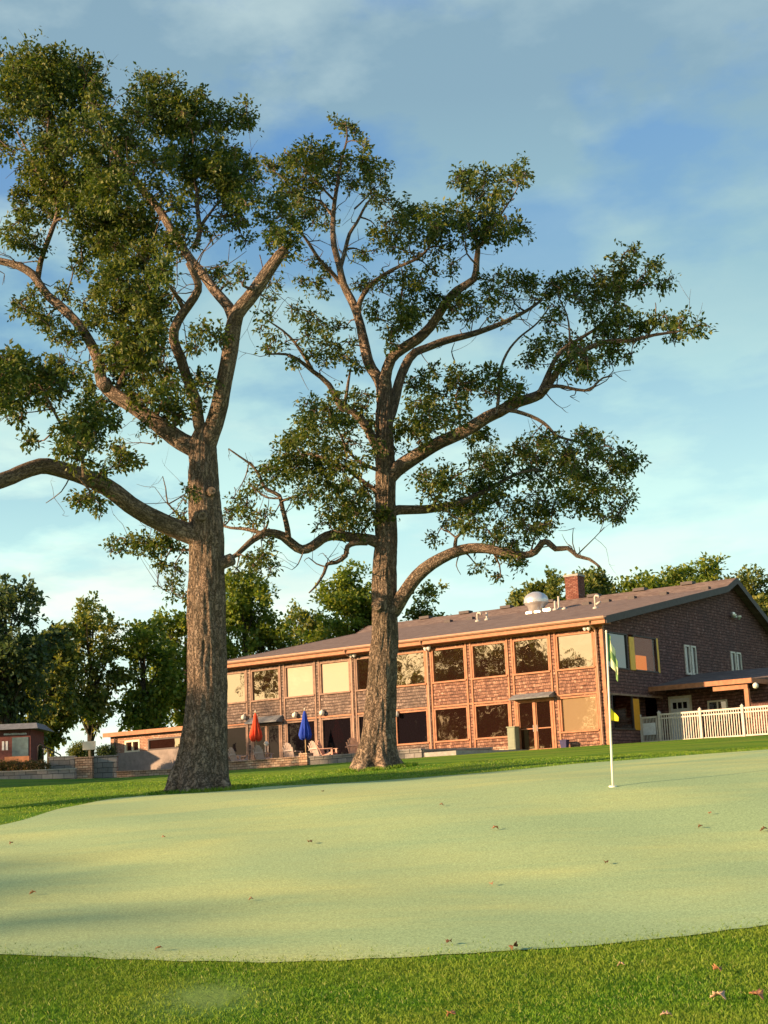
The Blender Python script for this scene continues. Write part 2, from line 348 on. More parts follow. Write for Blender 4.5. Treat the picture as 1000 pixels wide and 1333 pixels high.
# ------------------------------------------------------------------ terrain
PY = [-400, -60, 0, 8, 11.6, 13.5, 17.5, 21, 24, 28, 31, 35, 43, 55, 64, 70, 84, 95, 130, 300, 1500]
PZ = [-9, -2.2, -1.66, -1.6, -1.49, -1.23, -.76, -.2, .24, .5, .62, .74, 1.2, 1.68, 2.1, 2.38, 2.62, 2.78, 2.4, -2, -60]
_yy = np.concatenate([np.linspace(-400, 0, 200, endpoint=False), np.linspace(0, 130, 1300, endpoint=False), np.linspace(130, 1500, 300)])
_zz = np.interp(_yy, PY, PZ)
_k = np.exp(-np.linspace(-2, 2, 25)**2); _k /= _k.sum()
_m = slice(212, 1488); _s = np.convolve(_zz, _k, 'same'); _zz[_m] = _s[_m]
def terr(X, Y):
    X = np.asarray(X, float); Y = np.asarray(Y, float)
    k = .03*np.interp(Y, [15, 23, 36, 52], [0, 1, 1, 0])
    k = k + .025*np.interp(Y, [46, 60, 78, 100], [0, 1, .9, 0])
    z = np.interp(Y, _yy, _zz) + k*np.clip(X, -14, 14) + .04*np.interp(Y, [60, 78], [0, 1])*np.clip(-12-X, 0, 10)
    z = z + .04*np.sin(X*.45+.7)*np.sin(Y*.33)*np.interp(Y, [8, 14, 60, 64], [1, 1, 1, 0]) + .012*np.sin(X*1.7+Y*.9)*np.interp(Y, [8, 14, 60, 64], [1, 1, 1, 0])
    return z
def ground_hit(px, py, y0=5., y1=130.):
    d = ray(px, py); Y = y0
    while Y < y1:
        if terr(d[0]*Y, Y) >= d[2]*Y: break
        Y += .02
    return d*Y
def sheet(name, xs, ys, m, dz=0.):
    Xg, Yg = np.meshgrid(xs, ys); Z = terr(Xg, Yg)+dz
    V = np.stack([Xg, Yg, Z], -1).reshape(-1, 3); a, b = Xg.shape
    i = np.arange(a*b).reshape(a, b)
    F = np.stack([i[:-1, :-1], i[:-1, 1:], i[1:, 1:], i[1:, :-1]], -1).reshape(-1, 4)
    return npmesh(name, V, F, m, None, True)
xs = np.concatenate([[-900, -400, -200, -120, -80, -60, -45, -35, -28, -22, -18], np.arange(-15, 15.1, .4), [18, 22, 28, 35, 45, 60, 80, 120, 200, 400, 900]])
ys = np.concatenate([[-400, -250, -150, -90, -60, -40, -25, -15, -8, -3, 0, 3, 5], np.arange(6.5, 48, .35), np.arange(48, 100, 2), [110, 120, 130, 160, 200, 300, 500, 900, 1500]])
tag(sheet('lawn', xs, ys, 'lawn_turf'), 'mown grass ground rising towards the clubhouse', kind='structure')
# putting green: a sheet whose rim is read from where it meets the grass
far_px = [(0, 1076), (40, 1066), (90, 1051), (140, 1041), (200, 1034), (262, 1031), (340, 1025), (420, 1021), (490, 1017), (560, 1012), (640, 1005), (720, 998), (800, 991), (900, 983), (1000, 976)]
near_px = [(0, 1240), (80, 1247), (160, 1251), (260, 1255), (360, 1254), (460, 1250), (560, 1246), (660, 1241), (760, 1234), (860, 1223), (940, 1212), (1000, 1204)]
farw = [(-9.5, 19.5)] + [(-8.0, 22.3)] + [tuple(ground_hit(*p)[:2]) for p in far_px] + [(9.2, 30.5), (12, 28.5), (14.2, 24.)]
nearw = [(-9.5, 19.5), (-8.6, 16.2), (-6., 14.4)] + [tuple(ground_hit(*p)[:2]) for p in near_px] + [(5.5, 15.0), (9., 17.2), (12.5, 20.2), (14.2, 24.)]
def resamp(pts, k):
    p = np.array(pts); L = np.concatenate([[0], np.cumsum(np.hypot(*np.diff(p, axis=0).T))]); u = np.linspace(0, L[-1], k)
    q = np.stack([np.interp(u, L, p[:, 0]), np.interp(u, L, p[:, 1])], -1)
    for _ in range(6): q[1:-1] = .25*q[:-2]+.5*q[1:-1]+.25*q[2:]
    return q
KG = 140
A = resamp(nearw, KG); B = resamp(farw, KG)
jit = rng.normal(0, .02, (KG, 1))+.05*np.sin(np.linspace(0, 60, KG))[:, None]*rng.random((KG, 1)); A[:, 1:] += jit
T = np.linspace(0, 1, 70)[:, None, None]
G = A[None]*(1-T)+B[None]*T
GV = np.concatenate([G, (terr(G[..., 0], G[..., 1])+.010)[..., None]], -1).reshape(-1, 3)
gi = np.arange(70*KG).reshape(70, KG)
tag(npmesh('putting_green', GV, np.stack([gi[:-1, :-1], gi[:-1, 1:], gi[1:, 1:], gi[1:, :-1]], -1).reshape(-1, 4), 'putting_turf', None, True),
    'closely mown pale putting green around the flagstick', kind='structure')
nearY = lambda x: np.interp(x, A[:, 0], A[:, 1])
farY = lambda x: np.interp(x, B[:, 0], B[:, 1])
# grass blades of the rough in front of the green, and tufts on the strip behind it
def blades(N, xr, yr, hmin, hmax, wd, keep, dens=None):
    X = rng.uniform(*xr, N); Y = rng.uniform(*yr, N); k = keep(X, Y); X, Y = X[k], Y[k]; N = len(X)
    Z = terr(X, Y); a = rng.uniform(0, 2*np.pi, N); h = rng.uniform(hmin, hmax, N); w = wd*rng.uniform(.7, 1.3, N)
    lx, ly = rng.normal(0, .55, (2, N))*h
    b = np.stack([X, Y, Z-.003], -1); s = np.stack([np.cos(a)*w, np.sin(a)*w, np.zeros(N)], -1)
    mid = b+np.stack([lx*.35, ly*.35, h*.6], -1); tip = b+np.stack([lx, ly, h], -1)
    V = np.stack([b-s, b+s, mid+s*.7, tip, mid-s*.7], 1).reshape(-1, 3)
    F = np.arange(N*5).reshape(N, 5); return V, F
V1, F1 = blades(190000, (-4.2, 4.8), (10.6, 15.8), .014, .038, .0035, lambda X, Y: (Y < nearY(X)-.10+rng.exponential(.13, len(X))) & (np.abs(X) < Y*.30+.3) & ((np.hypot(X+1.55, (Y-12.55)*.75) > .15+.6*rng.random(len(X)))))
V2, F2 = blades(90000, (-13, 13), (19, 46), .015, .045, .007, lambda X, Y: (Y > farY(X)-.02) & (Y > 22) & (np.abs(X) < Y*.27) | ((Y > farY(X)) & (X < -4) & (X > -Y*.27)))
Vt = [V1, V2]; Ft = [F1, F2]
for (tx, ty, r0_, r1_) in ((-4.36, 35., .75, 1.35), (-.5, 43., .68, 1.2)):
    V_, F_ = blades(9000, (tx-r1_, tx+r1_), (ty-r1_, ty+r1_), .04, .13, .008, lambda X, Y: (np.hypot(X-tx, Y-ty) > r0_*.8) & (np.hypot(X-tx, Y-ty) < r0_+(r1_-r0_)*rng.random(len(X))))
    Vt.append(V_); Ft.append(F_)
off_ = np.cumsum([0]+[len(v) for v in Vt[:-1]]); V = np.concatenate(Vt); F = np.concatenate([f+o_ for f, o_ in zip(Ft, off_)])
tag(npmesh('rough_grass', V, F, 'grass_blade'), 'short green grass blades of the rough around the putting green', 'grass', kind='stuff')

# ------------------------------------------------------------------ trees
def smooth_path(P, Rr, step):
    P = np.array(P, float); Rr = np.array(Rr, float); n_ = len(P)
    Pe = np.vstack([2*P[0]-P[1], P, 2*P[-1]-P[-2]]); out = []; rr = []
    for i in range(n_-1):
        p0, p1, p2, p3 = Pe[i:i+4]; k = max(2, int(np.linalg.norm(p2-p1)/step))
        for j in range(k):
            t = j/k
            out.append(.5*((2*p1)+(-p0+p2)*t+(2*p0-5*p1+4*p2-p3)*t*t+(-p0+3*p1-3*p2+p3)*t**3)); rr.append(Rr[i]*(1-t)+Rr[i+1]*t)
    out.append(P[-1]); rr.append(Rr[-1]); return np.array(out), np.array(rr)
def limb_mesh(paths, k=12, rough=.06, seed=0, flare=None, ridge=None):
    """paths: list of (points, radii) -> verts, faces, grain"""
    r_ = np.random.default_rng(seed); Vs, Fs, Gs = [], [], []; o = 0
    for P, Rr in paths:
        n_ = len(P); t = np.gradient(P, axis=0); t /= np.linalg.norm(t, axis=1)[:, None]+1e-9
        N = np.cross(t[0], [0, 1, .3]); N /= np.linalg.norm(N)
        L = np.concatenate([[0], np.cumsum(np.linalg.norm(np.diff(P, axis=0), axis=1))])
        ang = np.linspace(0, 2*np.pi, k, endpoint=False); ph = r_.uniform(0, 6.28, 6); off = r_.uniform(-50, 50)
        V = np.zeros((n_, k, 3)); Gr = np.zeros((n_, k, 3)); rm = max(Rr.mean(), .02)
        for i in range(n_):
            N = N-t[i]*N.dot(t[i]); N /= np.linalg.norm(N)+1e-9; Bn = np.cross(t[i], N)
            m = 1+rough*(np.sin(3*ang+ph[0]+L[i]*1.3)+.8*np.sin(5*ang+ph[1]-L[i]*2.1)+.6*np.sin(2*ang+ph[2]+L[i]*3.7)+.5*np.sin(9*ang+ph[3]+.8*L[i]))*.6
            if ridge is not None: m = m+ridge[i]/Rr[i]
            if flare is not None:
                f_ = flare(L[i]); m = m+f_*(.5+.5*np.sin(5*ang+ph[4])+.35*np.sin(8*ang+ph[5]))
            V[i] = P[i]+Rr[i]*m[:, None]*(np.cos(ang)[:, None]*N+np.sin(ang)[:, None]*Bn)
            Gr[i, :, 0] = np.cos(ang)*rm; Gr[i, :, 1] = np.sin(ang)*rm; Gr[i, :, 2] = L[i]+off
        i_ = np.arange(n_*k).reshape(n_, k); j_ = np.roll(i_, -1, 1)
        Fs.append(np.stack([i_[:-1], j_[:-1], j_[1:], i_[1:]], -1).reshape(-1, 4)+o)
        cap = n_*k; Vs.append(np.vstack([V.reshape(-1, 3), P[-1:]+t[-1:]*Rr[-1]*.4])); Gs.append(np.vstack([Gr.reshape(-1, 3), [[0, 0, L[-1]+off]]]))
        e = i_[-1]; Fs.append(np.stack([e[0::2], e[1::2], np.roll(e, -2)[0::2], np.full(k//2, cap)], -1)+o)
        o += cap+1
    return np.vstack(Vs), np.vstack(Fs), np.vstack(Gs)
def leaves(centers, axes, per, size, width, rs, droop=.35):
    """tufts of leaves: centres Nx3, axes Nx3 -> verts, faces"""
    N = len(centers); M = N*per
    c = np.repeat(centers, per, 0); ax = np.repeat(axes, per, 0)
    d = rs.normal(0, 1, (M, 3)); d /= np.linalg.norm(d, axis=1)[:, None]
    d = d+ax*.7; d[:, 2] -= droop*rs.random(M); d /= np.linalg.norm(d, axis=1)[:, None]
    up = rs.normal(0, .55, (M, 3))+[0, 0, 1.]; s = np.cross(d, up); s /= np.linalg.norm(s, axis=1)[:, None]+1e-9
    nn = np.cross(s, d); L = (size*rs.uniform(.6, 1.25, M))[:, None]; W = width/size*L*rs.uniform(.8, 1.2, (M, 1))
    b = c+d*.02*rs.random((M, 1))+rs.normal(0, size*.45, (M, 3))
    V = np.stack([b, b+d*L*.55+s*W*.5+nn*L*.06, b+d*L-nn*L*.12, b+d*L*.5-s*W*.5+nn*L*.06], 1).reshape(-1, 3)
    return V, np.arange(M*4).reshape(M, 4)

def traced_oak(label, Y0, trunk, limbs, clumps, seed, leafn=7, density=.175, leafsize=.15, twigseed=3, stubs=()):
    rs = np.random.default_rng(seed)
    base = at(trunk[0][0], trunk[0][1], Y0); root = empty('oak_tree', (base[0], base[1], base[2]), 0, label, 'tree', 'large oaks beside the putting green')
    O = np.array(base)
    P = [at(x, y, Y0+dy) - O for x, y, w_, dy in trunk]; Rr = [w_/2*Y0/FL*.93 for x, y, w_, dy in trunk]
    P[0][2] -= .25
    P, Rr = smooth_path(P, Rr, .07)
    KR = 112; rg = rs.normal(0, 1, (len(P), KR))                 # furrowed bark: noise stretched along the trunk
    for _ in range(5): rg = (np.roll(rg, 1, 0)+rg+np.roll(rg, -1, 0))/3
    rg = (np.roll(rg, 1, 1)+2*rg+np.roll(rg, -1, 1))/4; rg = rg/rg.std(); rg = np.clip(rg, -1.6, 1.0)*.016
    V, F, Gr = limb_mesh([(P, Rr)], KR, .03, seed, ridge=rg, flare=lambda L: .5*math.exp(-(L/.33))+.10*math.exp(-(L/1.2)))
    npmesh('trunk', V, F, 'oak_bark', root, True, Gr)
    nodes = [(p[0], p[1], p[2], r) for p, r in zip(P, Rr) if p[2] > 4.5]
    px_nodes = []
    for lm in limbs:
        pts, dyt, yst = lm['p'], lm.get('dy', 0), lm.get('y0', 0)
        xy = np.array([(q[0], q[1]) for q in pts], float); L = np.concatenate([[0], np.cumsum(np.hypot(*np.diff(xy, axis=0).T))]); L /= L[-1]
        W = np.interp(L, *np.array(lm['w']).T) if isinstance(lm['w'][0], tuple) else np.linspace(lm['w'][0], lm['w'][1], len(L))
        Q = [at(q[0], q[1], Y0+yst+dyt*l**1.2) - O for q, l in zip(pts, L)]; rr = [w_/2*Y0/FL*.93 for w_ in W]
        # small irregular kinks
        Q, rr = smooth_path(Q, rr, .22)
        kk = rs.normal(0, 1, Q.shape); 
        for _ in range(2): kk[1:-1] = (kk[:-2]+kk[1:-1]+kk[2:])/3
        Q = Q+kk*np.minimum(rr*.28, .035)[:, None]
        V, F, Gr = limb_mesh([(Q, rr)], 20 if rr[0] > .12 else 10, .06, seed+len(px_nodes), None)
        npmesh('limb', V, F, 'oak_bark', root, True, Gr)
        nodes += [(p[0], p[1], p[2], r) for p, r in zip(Q[2:], rr[2:])]
        px_nodes.append(1)
    for (x, y, w_, dx, dz, dyy) in stubs:
        a = at(x, y, Y0) - O; r0 = w_/2*Y0/FL
        q = np.array([a, a+np.array([dx, dyy, dz])*.5, a+np.array([dx, dyy, dz])]); q, rr = smooth_path(q, [r0*1.15, r0, r0*.98], .08)
        V, F, Gr = limb_mesh([(q, rr)], 16, .05, seed); st = npmesh('branch_stub', V, F, 'oak_bark', root, True, Gr)
        e = q[-1]+(q[-1]-q[-2])*.12; m = MB(); dd = Vector(q[-1]-q[-2]).normalized()
        m.tube([Vector(e)-dd*.02, Vector(e)+dd*.015], [r0*.85, r0*.75], 14).build('cut_face', 'cut_wood', st)
    NA = np.array(nodes); twigs = []
    for _ in range(230):
        j = rs.integers(0, len(NA)); p0 = NA[j, :3]; rad = NA[j, 3]
        if rad > .13: continue
        d = rs.normal(0, 1, 3)*[1, .8, 1]+[0, 0, .25]; d /= np.linalg.norm(d); L_ = rs.uniform(.4, 1.3)
        q = [p0, p0+d*L_*.4+rs.normal(0, .05, 3), p0+d*L_*.75+rs.normal(0, .1, 3), p0+d*L_+rs.normal(0, .15, 3)]; a0 = min(rad*.5, .018)
        twigs.append(smooth_path(q, [a0, a0*.75, a0*.5, a0*.3], .2))
        e = d*.6+rs.normal(0, .6, 3); twigs.append(smooth_path([q[2], q[2]+e*L_*.25, q[2]+e*L_*.45+[0, 0, .05]], [a0*.5, a0*.4, a0*.25], .2))
    def proj(p):
        w3 = p+O; f = w3@FW; return np.stack([CX+FL*(w3@RT)/f, CY-FL*(w3@UP)/f], -1)
    NP = proj(NA[:, :3]); tc_, ta_ = [], []
    CL = list(clumps)
    for c in clumps:                                    # small sprays round every clump
        for _ in range(2 if c[2] > 15 else 1):
            a_ = rs.uniform(0, 6.28); k_ = rs.uniform(.8, 1.12); CL.append((c[0]+math.cos(a_)*c[2]*k_, c[1]+math.sin(a_)*c[2]*k_*.85, c[2]*rs.uniform(.32, .52), .9))
    # order by distance to wood
    todo = sorted(CL, key=lambda c: np.min(np.hypot(NP[:, 0]-c[0], NP[:, 1]-c[1])))
    for c in todo:
        cx_, cy_, r_ = c[:3]; dn = c[3] if len(c) > 3 else 1.
        dd = np.hypot(NP[:, 0]-cx_, NP[:, 1]-cy_) + rs.uniform(0, 14, len(NP)); j = int(np.argmin(dd))
        src = NA[j]; Yc = src[1]+O[1]+rs.normal(0, .55+.018*r_)
        ctr = at(cx_, cy_, Yc)-O; Rm = r_*Yc/FL
        # connecting branch
        s0 = src[:3]; mid = (s0+ctr)/2+rs.normal(0, .1, 3)*np.linalg.norm(ctr-s0)*np.array([1, 1, .6]); mid[2] += .05
        r0 = min(src[3]*.7, .02+.0010*r_+.012*np.linalg.norm(ctr-s0)); r1 = .012
        q, rr = smooth_path([s0, mid, ctr], [r0, (r0+r1)/2, r1], .3); twigs.append((q, rr))
        NA = np.vstack([NA, [[*mid, .03], [*ctr, .022]]]); NP = np.vstack([NP, proj(np.array([mid, ctr]))])
        nt = max(3, int(density*r_*r_*dn*rs.uniform(.75, 1.2))); ns = max(2, int(3+r_/3.2))
        sub = rs.normal(0, 1, (ns, 3)); sub /= np.linalg.norm(sub, axis=1)[:, None]; sub = ctr+sub*Rm*rs.uniform(.35, 1.08, (ns, 1))*np.array([1, 1, .8])
        for s_ in sub:
            mm = (ctr+s_)/2+rs.normal(0, .06, 3); q, rr = smooth_path([ctr, mm, s_], [.012, .009, .005], .3); twigs.append((q, rr))
        ks = rs.integers(0, ns, nt); spread = Rm*.24+.04
        tp = sub[ks]+rs.normal(0, 1, (nt, 3))*spread*np.array([1, 1, .7])
        tc_.append(tp); a = tp-ctr; a /= np.linalg.norm(a, axis=1)[:, None]+1e-6; ta_.append(a)
    # bare twigs
    tw = limb_mesh([t_ for t_ in twigs], 4, .0, seed)
    npmesh('branchlets', tw[0], tw[1], 'oak_bark', root, False, tw[2])
    tcn = np.vstack(tc_); V, F = leaves(tcn, np.vstack(ta_), leafn, leafsize, leafsize*.5, rs)
    npmesh('crown', V, F, 'oak_leaf', root)
    return root, len(F)
T1_trunk = [(262,1030,80,0),(262,1018,74,0),(264,1000,68,0),(266,975,63,0),(268,940,59,0),(269,900,56,0),(269,850,54,0),(269,800,53,0),(269,750,50,0),(269,700,49,0),(267,660,46,0),(265,620,42,0),(264,595,40,0),(264,574,36,0),(268,556,24,0)]
T1_limbs = [
 dict(p=[(266,590),(276,565),(284,540),(291,510),(297,475),(301,440),(308,410),(322,390),(340,365),(357,343),(371,322)], w=[(0,30),(.15,25),(.6,22),(.68,22),(.8,19),(1,15)], dy=-1.5),
 dict(p=[(306,418),(297,400),(284,384),(265,357),(250,340),(234,315),(215,285),(199,262),(180,240),(162,217),(147,195),(128,178),(105,160)], w=[(0,16),(.3,13),(.7,10),(1,4)], dy=2.2, y0=-.8),
 dict(p=[(264,575),(259,552),(255,520),(244,492),(235,464),(227,440),(231,418),(244,398),(258,378),(256,362),(245,342)], w=[(0,18),(.3,15),(.6,14),(1,9)], dy=-2.0),
 dict(p=[(240,404),(232,390),(222,374),(212,362)], w=(8,3), y0=-1.3, dy=-1),
 dict(p=[(254,322),(260,302),(257,270),(256,246),(250,215),(252,180)], w=(9,3), y0=1, dy=2),
 dict(p=[(258,300),(272,280),(284,264),(298,250),(312,232)], w=(5,2), y0=1.2, dy=1),
 dict(p=[(265,602),(252,585),(238,575),(208,552),(172,528),(150,513),(135,497),(130,476),(120,452),(104,424),(80,400),(62,385),(50,368),(43,357),(24,346),(0,339),(-40,330),(-90,312)], w=[(0,30),(.1,26),(.3,20),(.45,15),(.7,13),(1,8)], dy=3.0),
 dict(p=[(49,366),(53,340),(64,310),(74,278),(73,246),(66,210),(62,170),(70,120)], w=(10,3), y0=2.0, dy=1.5),
 dict(p=[(72,262),(58,240),(40,205),(22,170),(10,150)], w=(5,2), y0=2.6, dy=1),
 dict(p=[(66,215),(90,190),(110,150),(118,120)], w=(5,2), y0=2.8, dy=-1),
 dict(p=[(268,705),(248,697),(226,687),(206,677),(172,656),(140,634),(112,622),(72,610),(52,608),(24,616),(0,625),(-50,634),(-110,628)], w=[(0,32),(.1,27),(.3,25),(.5,22),(.75,20),(1,15)], dy=-4.5),
 dict(p=[(110,622),(108,600),(98,580),(86,562),(75,545),(62,520),(50,498),(30,480)], w=(6,2.5), y0=-2.4, dy=-1),
 dict(p=[(106,596),(118,575),(126,560),(140,548)], w=(4,2), y0=-2.5, dy=.4),
 dict(p=[(104,622),(118,640),(128,652)], w=(4,2), y0=-2.5, dy=.4),
 dict(p=[(150,512),(160,490),(172,465),(178,440),(182,405)], w=(8,3), y0=1, dy=-1.5),
 dict(p=[(200,548),(210,530),(214,505),(206,480)], w=(6,2), y0=.5, dy=-1.5),
 dict(p=[(246,693),(240,680),(228,666),(218,654),(216,636),(212,620)], w=(4,1.2), y0=.3, dy=.8),
 dict(p=[(220,656),(234,648),(246,640)], w=(2.2,1.2), y0=.6, dy=.3),
 dict(p=[(264,712),(240,716),(215,712),(190,708),(168,704)], w=(5,2), y0=1.2, dy=2.5),
 dict(p=[(225,712),(212,735),(205,760),(222,772)], w=(2.6,1.2), y0=2.2, dy=1),
 dict(p=[(178,528),(164,524),(155,516)], w=(3,1.5), y0=.8, dy=.3),
 dict(p=[(200,578),(184,576),(162,577)], w=(2,1), y0=1, dy=.3),
 dict(p=[(92,620),(80,640),(60,655)], w=(2,1), y0=-2.4, dy=.3),
 dict(p=[(330,378),(340,384),(352,392),(362,390)], w=(2.5,1), y0=-1, dy=.5),
]
T1_clumps = [(25,85,32),(60,80,34),(95,90,34),(115,108,24),(20,125,30),(55,125,34),(95,132,34),(125,138,16),(8,165,22),(75,168,30),(110,170,28),(4,195,16),(40,100,30),(75,105,30),(38,150,22),(132,165,18),
(190,117,22),(222,126,26),(253,135,20),(178,145,24),(213,160,30),(248,170,26),(288,138,14),(314,150,18),(327,158,12),(286,162,16),(150,178,20),(235,145,24),(200,140,24),(270,160,16),
(60,195,28),(95,205,30),(42,222,20),(72,235,30),(110,240,30),(36,255,16),(140,215,26),(150,250,28),(175,190,24),(200,212,26),(240,205,26),(270,200,26),(297,215,26),(316,236,18),(285,240,26),(255,240,18),(55,272,22),(25,288,16),(90,272,26),(125,285,28),(160,285,26),(190,252,20),(215,248,14),(303,272,16),(308,292,14),(228,272,14),(280,222,26),(262,222,22),(318,212,14),(300,250,18),(120,262,26),(85,250,26),(130,230,26),
(20,312,18),(46,322,16),(115,316,24),(150,320,26),(185,310,24),(214,322,20),(190,342,22),(104,345,12,.8),(236,298,12),(270,300,9,.7),(330,262,12,.8),(378,316,14),(362,304,12),(366,330,9),(352,318,9,.8),(288,290,10,.7),(320,312,10,.7),(240,320,14),(160,345,20),(140,302,22),(172,300,22),
(25,395,10),(45,388,12),(60,412,16),(34,405,12),(85,382,10),(80,432,14),(110,395,10),(130,368,18),(160,365,24),(190,368,22),(214,352,16),(150,400,26),(185,400,26),(214,392,12),(125,422,15),(280,360,14,.8),(300,368,10,.5),(312,356,10,.5),(168,382,24),(205,410,14),(96,440,12),
(170,430,24),(200,430,18),(150,448,20),(195,456,18),(265,432,12),(281,440,13),(255,450,9),(160,470,24),(190,480,20),(216,482,12),(170,500,20),(205,512,18),(226,522,14),(261,490,12),(268,502,9),(236,540,13),(225,500,14),(257,530,11),(214,543,9),(145,475,14),(180,515,16),(215,528,14),(185,455,20),(248,510,12,.8),
(12,468,17),(24,478,20),(46,502,20),(14,512,19),(60,480,17),(76,500,16),(18,540,13,.8),(36,575,11,.9),(2,492,18),(60,522,13),(85,472,10),(110,500,15),(33,495,18),(95,485,12,.8),(-10,520,20),(-20,480,20),
(112,540,22),(90,560,18),(120,570,18),(84,590,13),(104,600,13),(140,545,15),(150,522,13),(160,600,13),(176,603,9),(131,615,10),(146,608,9),(115,645,12),(130,656,9),(104,652,8),(186,555,8,.7),(204,566,7,.6),(126,525,16),(106,562,16),(148,580,12,.8),
(244,642,10,.8),(240,668,8,.8),(165,708,12),(190,705,14),(214,702,13),(225,714,11),(230,740,9),(214,736,8),(150,712,8),(225,768,10,.8),(238,778,10,.8),(202,716,12)]
T2_trunk = [(490,998,62,0),(490,990,57,0),(491,978,52,0),(493,960,47,0),(495,930,43,0),(497,900,41,0),(499,860,39,0),(501,820,37,0),(500,790,35,0),(500,760,34,0),(501,730,33,0),(503,700,31,0),(502,660,29,0),(502,620,28,0),(501,580,26,0),(500,550,25,0),(501,520,21,0),(502,500,17,0),(502,490,12,0)]
